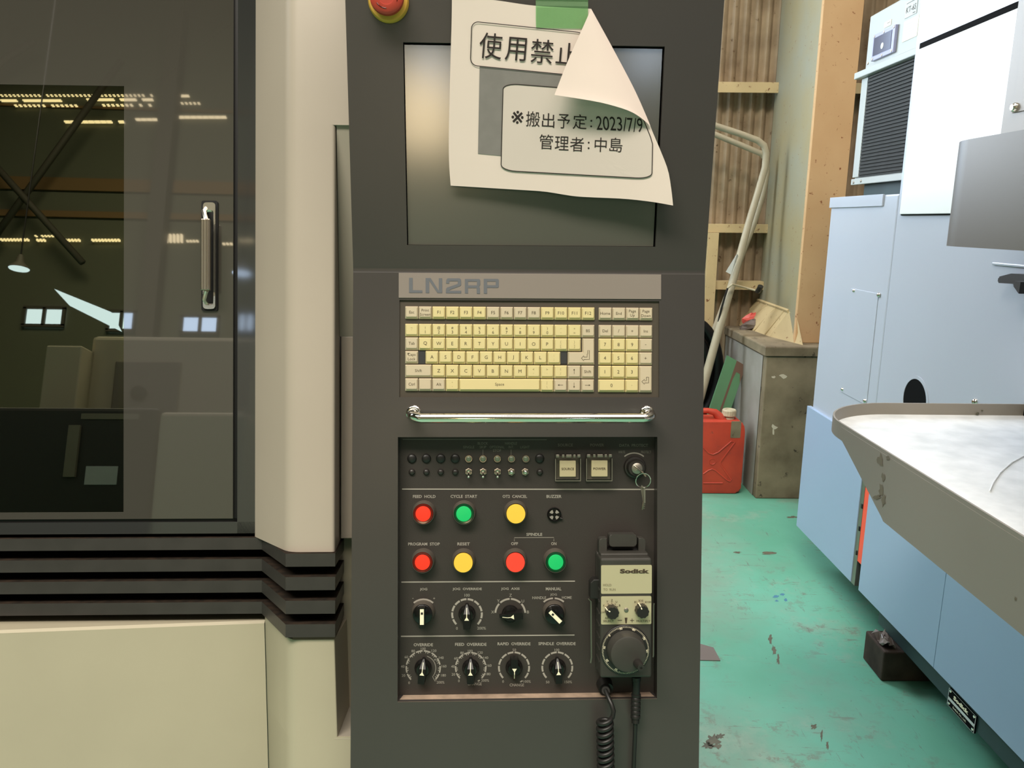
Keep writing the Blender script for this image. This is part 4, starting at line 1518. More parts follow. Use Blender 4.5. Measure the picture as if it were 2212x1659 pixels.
    # ---- selector knobs with an ivory bar
    def selector(x, y, ang):
        u, v = at(x, y)
        b = MB(M)
        b.lathe((u, v, WPN), [(0.0168, 0), (0.0168, 0.002), (0.0158, 0.0045), (0.0150, 0.011), (0.0144, 0.012), (0.0138, 0.011)], 36)
        sk = b.build('selector_knob', 'bezel2', t)
        c, s_ = math.cos(ang), math.sin(ang)
        rot = lambda pl: [(u + a * c - d_ * s_, v + a * s_ + d_ * c) for a, d_ in pl]
        b = MB(M)
        b.lathe((u, v, WPN), [(0.0136, 0.009), (0.0136, 0.0135), (0.0130, 0.0140), (0, 0.0140)], 32)
        b.prism(rot(rounded([(-0.0042, -0.0165), (0.0042, -0.0165), (0.0042, 0.0130), (-0.0042, 0.0130)], 0.002)), WPN + 0.012, WPN + 0.0245, 0.0008)
        b.build('grip', 'blackgloss', sk)
        b = MB(M)
        b.prism(rot([(-0.0027, -0.0108), (0.0027, -0.0108), (0.0027, 0.0108), (-0.0027, 0.0108)]), WPN + 0.0242, WPN + 0.0252)
        b.m = 1
        b.prism(rot([(-0.0015, 0.0035), (0.0015, 0.0035), (0.0015, 0.0065), (-0.0015, 0.0065)]), WPN + 0.0250, WPN + 0.0255)
        b.build('marker_bar', ['ivory', 'black'], sk)
    selector(914.5, 1321.5, 0.0)
    selector(1196.3, 1321.5, math.radians(45))

    # ---- pointer knobs
    def pointer(x, y, ang, glossy=False, blank=False):
        u, v = at(x, y)
        b = MB(M)
        b.lathe((u, v, WPN), [(0.0122, 0), (0.0122, 0.003), (0.0116, 0.006), (0.0095, 0.010), (0.0085, 0.012), (0.0, 0.012)], 34)
        pk = b.build('pointer_knob', 'blackgloss', t)
        c, s_ = math.cos(ang), math.sin(ang)
        rot = lambda pl: [(u + a * c - d_ * s_, v + a * s_ + d_ * c) for a, d_ in pl]
        b = MB(M)
        bot = rot([(-0.0056, -0.0178), (0.0056, -0.0178), (0.0062, -0.003), (0.0058, 0.004), (0.0018, 0.0160), (-0.0018, 0.0160), (-0.0058, 0.004), (-0.0062, -0.003)])
        mid = rot([(-0.0046, -0.0170), (0.0046, -0.0170), (0.0050, -0.003), (0.0045, 0.004), (0.0010, 0.0156), (-0.0010, 0.0156), (-0.0045, 0.004), (-0.0050, -0.003)])
        hb = [0.019] * 3 + [0.0185, 0.0105, 0.0105, 0.0185] + [0.019]
        n = 8
        pts = [M.P(a, d_, WPN + 0.004) for a, d_ in bot] + [M.P(a, d_, WPN + h) for (a, d_), h in zip(mid, hb)]
        b.raw(pts, [(i, (i + 1) % n, n + (i + 1) % n, n + i) for i in range(n)] + [(8, 9, 10, 15), (15, 10, 11, 14), (14, 11, 12, 13)], False)
        b.build('grip', 'knobblack', pk)
        b = MB(M)
        tri = rot([(-0.0033, -0.0045), (0.0033, -0.0045), (0.0, 0.0008)])
        h1 = WPN + 0.0193
        b.raw([M.P(a, d_, h1) for a, d_ in tri], [(0, 1, 2)])
        q = rot([(-0.0005, 0.0003), (0.0005, 0.0003), (0.0005, 0.0040), (-0.0005, 0.0040), (0.0005, 0.0146), (-0.0005, 0.0146)])
        hs = [0.0193, 0.0193, 0.0190, 0.0190, 0.0110, 0.0110]
        b.raw([M.P(a, d_, WPN + h) for (a, d_), h in zip(q, hs)], [(0, 1, 2, 3), (3, 2, 4, 5)])
        b.build('pointer_mark', 'ivory', pk)
    pointer(1008.8, 1325, 0)
    pointer(1102.3, 1325, math.radians(97))
    pointer(914.2, 1441.5, math.radians(-6))
    pointer(1016.8, 1441.5, 0)
    pointer(1110.3, 1440.8, math.radians(180))
    pointer(1203.8, 1440.5, math.radians(3))
    return t


def key_ring():
    WPN = -0.021
    u, v = M.uv(1371, 1009, WPN)
    t = thing('key_ring', 'steel key ring with spare keys hanging from the data protect lock', 'keys', M.P(u, v - 0.03, 0.02))
    b = MB(M)
    w0 = WPN + 0.019
    b.tube([(u - 0.0055, v + 0.0055, w0), (u + 0.0005, v + 0.0005, w0 + 0.004), (u + 0.004, v - 0.003, w0 + 0.012), (u + 0.0095, v - 0.0095, w0 + 0.014)], [0.0009, 0.0013, 0.0015, 0.0014], 8)
    b.build('inserted_key', 'steel', t)
    c = M.uv(1389.5, 1038, 0.012)
    b = MB(M)
    b.tube([(c[0] + 0.0104 * math.cos(a), c[1] + 0.0104 * math.sin(a), 0.012 + 0.002 * math.sin(a)) for a in [2 * math.pi * k / 28 for k in range(28)]], 0.0007, 8, closed=True)
    b.build('ring', 'chrome', t)
    for k, (xa, ya, xb, yb, wd, dz) in enumerate(((1387.5, 1047, 1389.5, 1086, 7, 0.0), (1391.5, 1050, 1391.5, 1088, 4.5, 0.004))):
        b = MB(M)
        m = lambda x, y: M.uv(x, y, 0.008 + dz)
        p, q = m(xa, ya), m(xb, yb)
        hw = wd * PXM / 2
        b.prism(rounded([(p[0] - hw * 0.6, p[1]), (p[0] - hw, p[1] - 0.006), (q[0] - hw * 0.2, q[1]), (q[0] + hw, q[1] + 0.001), (p[0] + hw, p[1] - 0.004)], 0.001, 2), 0.008 + dz, 0.0095 + dz)
        b.build('key_bow', 'dullsteel', t)
    b = MB(M)
    p = [M.uv(x, y, 0.010) for x, y in ((1390, 1084), (1388.5, 1092), (1387, 1101))]
    b.tube([(a, d, 0.010) for a, d in p], [0.0015, 0.0018, 0.001], 8)
    for k in range(3):
        a, d = M.uv(1390.4 - 0.5 * k, 1090 + 4 * k, 0.010)
        b.box(a, a + 0.0018, d - 0.0007, d + 0.0007, 0.0092, 0.0108)
    b.build('key_blade', 'steel', t)


# ================================================================== NOTICE AND TAPE
def wpap(x, y):
    """How far the sheet stands off the screen face: more towards its free lower right corner."""
    a = min(max((x - 980) / 470, 0), 1)
    c = min(max((y + 10) / 450, 0), 1)
    return 0.0035 + 0.010 * c * (0.4 + 0.6 * math.sin(3.1 * a + 0.4) ** 2) * 0.5 + 0.026 * a * a * c


def curve(pts, t):
    """Point at parameter t along a polyline smoothed by Catmull-Rom."""
    n = len(pts) - 1
    k = min(int(t * n), n - 1)
    q = t * n - k
    p = [pts[max(k - 1, 0)], pts[k], pts[k + 1], pts[min(k + 2, n)]]
    return tuple(0.5 * (2 * p[1][i] + (p[2][i] - p[0][i]) * q + (2 * p[0][i] - 5 * p[1][i] + 4 * p[2][i] - p[3][i]) * q * q + (3 * p[1][i] - p[0][i] - 3 * p[2][i] + p[3][i]) * q ** 3) for i in (0, 1))


def notice():
    Lc = [(976.3, -9), (975.5, 50), (973.6, 114), (971.5, 200), (969.5, 285), (970, 350), (973.5, 401)]
    Rc = [(1277, 19), (1321, 99), (1367, 186), (1393, 243), (1411, 288), (1428, 328), (1443, 368), (1450, 408), (1454, 444)]
    Tc = [(976.3, -9), (1070, 0.5), (1158, 12.5), (1277, 19)]
    Bc = [(973.5, 401), (1055, 406), (1120, 410), (1177, 414), (1234, 423), (1272, 426), (1348, 429.5), (1408, 436), (1454, 444)]
    t = thing('paper_notice', 'white paper notice with one curled corner taped over the dark screen', 'notice', S.px(973, 401, 0.005))

    def sheet(s, q):
        l, r, a, b_ = curve(Lc, q), curve(Rc, q), curve(Tc, s), curve(Bc, s)
        return tuple((1 - s) * l[i] + s * r[i] + (1 - q) * a[i] + q * b_[i]
                     - ((1 - s) * (1 - q) * Tc[0][i] + s * (1 - q) * Tc[-1][i] + (1 - s) * q * Bc[0][i] + s * q * Bc[-1][i]) for i in (0, 1))
    b = MB()
    n, m = 26, 22
    pts = []
    for j in range(m + 1):
        for i in range(n + 1):
            x, y = sheet(i / n, j / m)
            pts.append(S.px(x, y, wpap(x, y)))
    b.raw(pts, [(j * (n + 1) + i, (j + 1) * (n + 1) + i, (j + 1) * (n + 1) + i + 1, j * (n + 1) + i + 1) for j in range(m) for i in range(n)], True)
    b.build('sheet', 'paper', t)
    # folded-over corner
    A, Tp = (1277, 19), (1197.7, 205)
    e1 = [A, (1256, 66), (1226, 133), Tp]
    e2 = Rc[:4] + [(1405, 272)]
    bc = [Tp, (1234, 210.5), (1291, 220), (1329, 229.5), (1359, 239.5), (1382, 252.5), (1405, 272)]
    b = MB()
    n, m = 14, 16
    pts = []
    for j in range(m + 1):
        q = j / m
        p0, p1 = curve(e1, q), curve(e2, q)
        for i in range(n + 1):
            s = i / n
            x = p0[0] * (1 - s) + p1[0] * s
            y = p0[1] * (1 - s) + p1[1] * s
            bx, by = curve(bc, s)
            sx, sy = Tp[0] * (1 - s) + 1405 * s, Tp[1] * (1 - s) + 272 * s
            x += (bx - sx) * q * q
            y += (by - sy) * q * q
            lift = 0.0032 + q * (0.020 * math.sin(min((1 - s) * 2.3, math.pi / 2)) + 0.006 * (1 - s))
            pts.append(S.px(x, y, wpap(x, y) + lift))
    b.raw(pts, [(j * (n + 1) + i, (j + 1) * (n + 1) + i, (j + 1) * (n + 1) + i + 1, j * (n + 1) + i + 1) for j in range(m) for i in range(n)], True)
    b.build('folded_corner', 'paper', t, label='blank back of the folded corner')
    # print
    mp = lambda x, y: S.px(x, y, wpap(x, y) + 0.0005)
    b = MB()

    def dense(pts, k=6):
        out = []
        for i in range(len(pts) - 1):
            for j in range(k):
                out.append(tuple(pts[i][c] + (pts[i + 1][c] - pts[i][c]) * j / k for c in (0, 1)))
        return out + [pts[-1]]
    b.m = 1
    # grey panel behind the second box, in cells so that it follows the sheet
    for i in range(10):
        for j in range(8):
            def G(a, c):
                x0 = 1036 - 3.5 * c
                x1 = 1250
                yt, yb = 143 + 20 * a, 332 + 20 * a
                return (x0 + (x1 - x0) * a, yt + (yb - yt) * c)
            pxpoly(b, mp, [G(i / 10, j / 8), G((i + 1) / 10, j / 8), G((i + 1) / 10, (j + 1) / 8), G(i / 10, (j + 1) / 8)])
    b.m = 2
    mp2 = lambda x, y: S.px(x, y, wpap(x, y) + 0.0010)

    def redge(y):
        for (xa, ya), (xb, yb) in zip(Rc[:-1], Rc[1:]):
            if ya <= y <= yb:
                return xa + (xb - xa) * (y - ya) / (yb - ya)
        return 9999

    def warp(q, pts):
        """Map unit-square points into a pixel quad (tl, tr, br, bl)."""
        out = []
        for a, c in pts:
            out.append(tuple(q[0][i] * (1 - a) * (1 - c) + q[1][i] * a * (1 - c) + q[2][i] * a * c + q[3][i] * (1 - a) * c for i in (0, 1)))
        return [(min(x, redge(y) - 9), y) for x, y in out]
    ur = [(p[0], p[1] * 0.66) for p in rrect(0, 0, 1, 1.5, 0.10, 6)]
    q2 = [(1087, 180), (1412, 205), (1408, 388), (1082, 370)]
    # lighter field of the second box over the grey panel: rings inside the rounded outline
    ctr = (0.5, 0.5)
    nu = len(ur)
    urd = []
    for i in range(nu):
        a, c = ur[i], ur[(i + 1) % nu]
        k = max(1, int(math.hypot(c[0] - a[0], c[1] - a[1]) / 0.08))
        urd += [(a[0] + (c[0] - a[0]) * j / k, a[1] + (c[1] - a[1]) * j / k) for j in range(k)]
    nu = len(urd)
    KR = 7
    pts = []
    for k in range(KR + 1):
        s_ = k / KR
        pts += [mp2(*p) for p in warp(q2, [(ctr[0] + (u_ - ctr[0]) * s_, ctr[1] + (v_ - ctr[1]) * s_) for u_, v_ in urd])]
    b.raw(pts, [(k * nu + i, k * nu + (i + 1) % nu, (k + 1) * nu + (i + 1) % nu, (k + 1) * nu + i) for k in range(KR) for i in range(nu)])
    b.m = 0
    mp3 = lambda x, y: S.px(x, y, wpap(x, y) + 0.0014)
    o2 = warp(q2, urd)
    strip(b, mp3, dense(o2 + [o2[0]], 3), 1.8)
    q1 = [(1019, 46), (1262, 71), (1262, 165), (1016, 141)]
    u1 = [(p[0] / 2.6, p[1]) for p in rrect(0, 0, 2.6, 1, 0.16, 6)]
    o1 = warp(q1, u1)
    strip(b, mp3, dense(o1 + [o1[0]], 4), 1.8)
    for ch, x, y, w_, h_ in (('使', 1060, 99, 49, 56), ('用', 1114.3, 106, 45, 51), ('禁', 1171, 111, 49, 52), ('止', 1226, 115.5, 49, 46)):
        text(b, mp3, ch, x, y, h=h_, w=w_, rot=0.085, bold=0.0, res=4)
    for ch, x, y, w_, h_ in (('※', 1117.9, 253.3, 26, 28), ('搬', 1151.3, 257, 30, 33), ('出', 1184.4, 260, 27, 31), ('予', 1217.8, 262, 27, 31), ('定', 1252.7, 263, 30, 32), ('2023/', 1321, 267, 66, 30), ('7/9', 1371.5, 270, 33, 30),
                          ('管', 1179.8, 306.5, 30, 32), ('理', 1213.6, 309.5, 30, 30), ('者', 1246.3, 311.8, 30, 31), ('中', 1297.5, 312.6, 26, 31), ('島', 1330.6, 313, 28, 31)):
        text(b, mp3, ch, x, y, h=h_, w=w_, rot=0.045, bold=0.0, res=4, shear=0.10 if '/' in ch else 0)
    for x, y in ((1277.4, 261), (1277.1, 273), (1271.7, 308), (1271.5, 320)):
        pxpoly(b, mp3, arc(x, y, 2.0, 0, 330, 10))
    b.build('printing', ['paperink', 'papergrey', 'papershade'], t, label='black printed characters and ruled boxes')
    # tape
    b = MB()
    n = 70
    xs = [1157.3 + (1270.5 - 1157.3) * i / n for i in range(n + 1)]
    pts = []
    rows_ = [-70, 2, 12, 19, 40, 60]
    for y in rows_:
        for i, x in enumerate(xs):
            a = (x - 1157.3) / 113
            w_ = 0.0008 if y < 10 else wpap(x, y) + 0.0010
            w_ += 0.0003 * (i % 2)
            pts.append(S.px(x + (0.6 if y > 40 else 0), y + (2.0 * a if y > 0 else 0), w_))
    N = n + 1
    b.raw(pts, [(j * N + i, (j + 1) * N + i, (j + 1) * N + i + 1, j * N + i + 1) for j in range(len(rows_) - 1) for i in range(n)])
    b.build('cloth_tape', 'tape', label='strip of ribbed green tape holding the paper notice', category='tape')


# ================================================================== HAND PENDANT
def pendant():
    wf, wb = 0.030, -0.019
    P = lambda x, y, w=wf: M.uv(x, y, w)
    u0, v1 = P(1297, 1206)
    u1, v0 = P(1408, 1464)
    t = thing('hand_pendant', 'black handheld pulse generator with cream plates docked on the console', 'pendant', M.P(u0, v0 - 0.1, 0))
    b = MB(M)
    b.box(u0, u1, v0, v1, wb + 0.012, wf, 0.0035, 3)
    b.box(u0 - 0.0005, u1 + 0.0005, v0 - 0.0005, v1 + 0.001, wb + 0.003, wb + 0.016, 0.002)
    for k in range(7):                      # finger ribs on the side
        vv = v0 + 0.020 + k * 0.0165
        b.box(u0 - 0.0012, u0 + 0.001, vv, vv + 0.0026, wb + 0.018, wf - 0.006)
    b.box(u0 + 0.002, u1 - 0.002, v1 - 0.004, v1 + 0.004, wb + 0.004, wf - 0.012, 0.002, 2)
    b.build('body', 'pendant', t)
    # hanging loop on top
    b = MB(M)
    wl = 0.004
    a0, c1 = P(1294, 1160, wl)
    a1, c0 = P(1394, 1212, wl)
    h0, h1 = P(1311, 1180, wl), P(1379, 1205, wl)
    out = rounded([(a0, c0), (a1, c0), (a1, c1), (a0, c1)], [0, 0, 0.014, 0.014], 6)
    # loop as five blocks with rounded shoulders
    b.prism(rounded([(a0, c0), (h0[0], c0), (h0[0], h0[1]), (h0[0], c1 - 0.002), (a0, c1 - 0.002)], [0, 0, 0, 0, 0.012], 6), wl - 0.016, wl, 0.001)
    b.prism(rounded([(h1[0], c0), (a1, c0), (a1, c1 - 0.002), (h1[0], c1 - 0.002)], [0, 0, 0.012, 0], 6), wl - 0.016, wl, 0.001)
    b.prism(rp(h0[0] + 0.003, h1[0] - 0.003, h0[1], c1 + 0.004, 0.004), wl - 0.014, wl + 0.003, 0.001)
    b.build('hanging_loop', 'pendant', t)
    b = MB(M)
    p, q = P(1314, 1182, wl - 0.012), P(1377, 1203, wl - 0.012)
    b.tube([(p[0], (p[1] + q[1]) / 2, wl - 0.012), (q[0], (p[1] + q[1]) / 2, wl - 0.012)], 0.0062, 14)
    b.build('hook_bar', 'black', t)
    # face plates
    Z = lambda x, y: M.px(1250 + x / 4.61, 1120 + y / 4.61, wf + 0.0013)
    zz = lambda x, y: M.uv(1250 + x / 4.61, 1120 + y / 4.61, wf)
    b = MB(M)
    p, q = zz(223, 465), zz(727, 745)
    b.prism(rp(p[0], q[0], q[1], p[1], 0.0018), wf, wf + 0.0008)
    b.m = 1
    text(b, Z, 'Sodick', 557, 525, h=44, w=292, bold=0.05, res=3)
    b.m = 2
    text(b, Z, 'HOLD', 285, 663, h=24, w=82)
    text(b, Z, 'TO  RUN', 307, 708, h=24, w=122)
    b.build('upper_plate', ['goldplate', 'plateink', 'plateink2'], t)
    b = MB(M)
    p, q = zz(223, 775), zz(722, 1050)
    b.prism(rp(p[0], q[0], q[1], p[1], 0.0018), wf, wf + 0.0008)
    b.m = 1
    for s_, x, y, h_ in (('X', 250, 867, 20), ('Y', 285, 828, 20), ('Z', 331, 815, 20), ('U', 376, 830, 20), ('B', 409, 866, 20), ('OFF', 240, 936, 16), ('X1', 566, 832, 20), ('X10', 618, 818, 20), ('X100', 690, 832, 20),
                         ('AXIS', 290, 992, 20), ('SELECT', 297, 1022, 20), ('MULTIPLY', 645, 1022, 20)):
        text(b, Z, s_, x, y, h=h_, w=105 if s_ in ('SELECT',) else (138 if s_ == 'MULTIPLY' else None))
    for x, y in ((268, 876), (293, 851), (330, 842), (364, 853), (388, 878), (585, 853), (652, 852)):
        pxpoly(b, Z, arc(x, y, 4.5, 0, 330, 8))
    strip(b, Z, [(390, 1015), (432, 1014)], 5)
    strip(b, Z, [(513, 1015), (551, 1015)], 5)
    strip(b, Z, [(532, 997), (532, 1034)], 5)
    pxpoly(b, Z, [(458, 988), (486, 988), (478, 1044), (466, 1044)])
    b.build('control_plate', ['goldplate', 'plateink'], t)
    b = MB(M)
    c = zz(472, 910)
    b.lathe((c[0], c[1], wf), [(0.0031, 0), (0.0031, 0.0016), (0.002, 0.0022), (0, 0.0022)], 18)
    b.build('indicator', 'dullsteel', t)
    for cx_, cy_, ang in ((330, 925, 150), (625, 915, 112)):
        c = zz(cx_ - 4, cy_ - 8)
        b = MB(M)
        n = 20
        prof = [(0.0092, 0.0008), (0.0088, 0.012), (0.0082, 0.0135), (0.0, 0.0135)]
        pts, fs = [], []
        for r, h in prof:
            for j in range(n * 2):
                a = math.pi * j / n
                rr = r * (1.0 if (j // 2) % 2 == 0 or r == 0 else 0.93)
                pts.append((c[0] + rr * math.cos(a), c[1] + rr * math.sin(a), wf + h))
        for i in range(3):
            for j in range(2 * n):
                fs.append((i * 2 * n + j, i * 2 * n + (j + 1) % (2 * n), (i + 1) * 2 * n + (j + 1) % (2 * n), (i + 1) * 2 * n + j))
        b.loc(pts, fs)
        k = b.build('rotary_knob', 'black', t)
        b = MB(M)
        a = math.radians(ang)
        ca, sa = math.cos(a), math.sin(a)
        b.tube([(c[0] + 0.0098 * ca, c[1] + 0.0098 * sa, wf + 0.0015), (c[0] + 0.0091 * ca, c[1] + 0.0091 * sa, wf + 0.0125), (c[0] + 0.0045 * ca, c[1] + 0.0045 * sa, wf + 0.0137)], 0.0008, 6)
        b.build('knob_line', 'ivory', k)
    # handwheel
    c = zz(463, 1303)
    r = 243 / 4.61 * PXM * (1.05 / 1.08)
    b = MB(M)
    b.lathe((c[0], c[1], wf), [(r + 0.0008, 0), (r + 0.0008, 0.0022), (r - 0.0004, 0.003), (0.026, 0.003)], 64)
    b.m = 1
    for k in range(100):
        a = math.radians(3.6 * k + 1.5)
        ca, sa = math.cos(a), math.sin(a)
        r0 = r - (0.0033 if k % 10 == 0 else 0.0027)
        r1 = r - 0.0008
        d = 0.00026
        b.raw([M.P(c[0] + r0 * ca - d * sa, c[1] + r0 * sa + d * ca, wf + 0.0033), M.P(c[0] + r1 * ca - d * sa, c[1] + r1 * sa + d * ca, wf + 0.0033),
               M.P(c[0] + r1 * ca + d * sa, c[1] + r1 * sa - d * ca, wf + 0.0033), M.P(c[0] + r0 * ca + d * sa, c[1] + r0 * sa - d * ca, wf + 0.0033)], [(0, 3, 2, 1)])
    for lb, x, y, rt in (('90', 420, 1098, -0.22), ('80', 549, 1108, 0.4), ('70', 650, 1195, 0.95), ('60', 681, 1322, 1.6), ('0', 307, 1165, -0.8), ('10', 256, 1285, -1.45), ('20', 284, 1415, -2.1), ('30', 374, 1504, -2.75)):
        text(b, lambda px_, py_: M.px(px_, py_, wf + 0.0034), lb, 1250 + x / 4.61, 1120 + y / 4.61, h=5.0, rot=rt, bold=0.02)
    b.build('dial_ring', ['black', 'ivory'], t)
    b = MB(M)
    c2 = (c[0] + 0.0005, c[1] + 0.0008)
    b.lathe((c2[0], c2[1], wf), [(0.0262, 0.003), (0.0262, 0.006), (0.0252, 0.0075), (0.0248, 0.020), (0.0238, 0.0225), (0.0215, 0.0235), (0.006, 0.0228), (0.0, 0.0228)], 56)
    hw = b.build('handwheel', 'pendant', t)
    b = MB(M)
    g = M.uv(1384.5, 1442, wf + 0.048)
    gb = M.uv(1377, 1433, wf + 0.022)
    ax = Vector((g[0], g[1], wf + 0.05)) - Vector((gb[0], gb[1], wf + 0.020))
    b.tube([(gb[0], gb[1], wf + 0.020), (gb[0] * 0.5 + g[0] * 0.5, gb[1] * 0.5 + g[1] * 0.5, wf + 0.034), (g[0], g[1], wf + 0.046), (g[0], g[1], wf + 0.05)], [0.0062, 0.0058, 0.0050, 0.0046], 20)
    b.lathe((g[0], g[1], wf + 0.05), [(0.0030, 0), (0.0030, 0.0006), (0.0018, 0.0006), (0.0016, -0.001)], 16)
    b.build('crank_grip', 'bezel', hw)
    # side button and its wire holder
    b = MB(M)
    p, q = M.uv(1274, 1250, 0.012), M.uv(1293, 1294, 0.012)
    b.prism(rounded([(p[0], q[1] + 0.002), (q[0] + 0.004, q[1]), (q[0] + 0.004, p[1]), (p[0] + 0.005, p[1]), (p[0], p[1] - 0.005)], 0.001, 2), 0.0, 0.016, 0.0015)
    b.build('enabling_switch', 'black', t)
    b = MB(M)
    for xs in (((1271, 1293), (1277, 1299), (1278, 1420), (1276, 1432)), ((1412.5, 1303), (1411.5, 1308), (1411, 1416), (1410, 1419))):
        wv = 0.004 if xs[0][0] < 1300 else 0.016
        b.tube([(*M.uv(x, y, wv), wv) for x, y in xs], 0.0013, 8)
    o = b.build('holder_bracket', 'dullsteel', t, label='bare metal wire holder along both sides')

    # coiled cord, plug gland, strain relief and straight cable
    b = MB(M)
    g0 = M.uv(1305, 1476, -0.021)
    g1 = M.uv(1309, 1493, 0.012)
    b.tube([(g0[0], g0[1], -0.021), (g0[0] + 0.001, g0[1] - 0.004, -0.008)], [0.0115, 0.0105], 20)
    b.tube([(g0[0] + 0.001, g0[1] - 0.004, -0.008), (g1[0], g1[1], 0.010)], [0.0072, 0.0056], 18)
    gl = b.build('cable_gland', 'black', t)
    b = MB(M)
    wv = 0.026
    path = [(g1[0], g1[1], 0.008)]
    for x, y, w_ in ((1314, 1506, 0.018), (1321, 1522, 0.024), (1325.5, 1536, 0.027), (1323, 1550, 0.027)):
        path.append((*M.uv(x, y, w_), w_))
    # helix
    turns, seg = 16, 18
    top = M.uv(1307, 1556, wv)
    rad = 0.0092
    nxt = []
    for k in range(turns * seg):
        a = 2 * math.pi * k / seg + 0.2
        y = 1552 + (13.4 if k > seg * 1.5 else 13.4) * k / seg
        x = 1306.5 + 4.0 * k / (turns * seg)
        p = M.uv(x, y, wv)
        nxt.append((p[0] + rad * math.cos(a), p[1] + 0.0022 * math.sin(a + 2.2), wv + rad * math.sin(a) * 0.9))
    b.tube(path + nxt, 0.0033, 10)
    b.build('coiled_cord', 'black', t)
    b = MB(M)
    p = M.uv(1374, 1466, 0.008)
    prof = []
    d_ = [M.uv(1374, y, 0.008)[1] for y in (1463, 1470, 1472, 1500)]
    path, rr = [], []
    for x, y, r_ in ((1374.5, 1462, 0.0066), (1374.5, 1470, 0.0066), (1374.4, 1471, 0.0058), (1374, 1497, 0.0056)):
        q = M.uv(x, y, 0.010)
        path.append((q[0], q[1], 0.010))
        rr.append(r_)
    for k in range(6):
        for dy, r_ in ((0, 0.0056), (1.2, 0.0068), (6.0, 0.0068), (7.2, 0.0056)):
            q = M.uv(1374 - k * 0.25, 1498 + k * 9.3 + dy, 0.010 + 0.0008 * k)
            path.append((q[0], q[1], 0.010 + 0.0008 * k))
            rr.append(r_)
    q = M.uv(1372.5, 1562, 0.015)
    path.append((q[0], q[1], 0.015))
    rr.append(0.0054)
    b.tube(path, rr, 16)
    b.build('strain_relief', 'black', t)
    b = MB(M)
    b.tube([(*M.uv(x, y, w_), w_) for x, y, w_ in ((1372.5, 1555, 0.015), (1371.5, 1590, 0.013), (1370, 1625, 0.012), (1368.5, 1665, 0.012), (1366, 1760, 0.012))], 0.0031, 10)
    b.build('straight_cable', 'black', t)


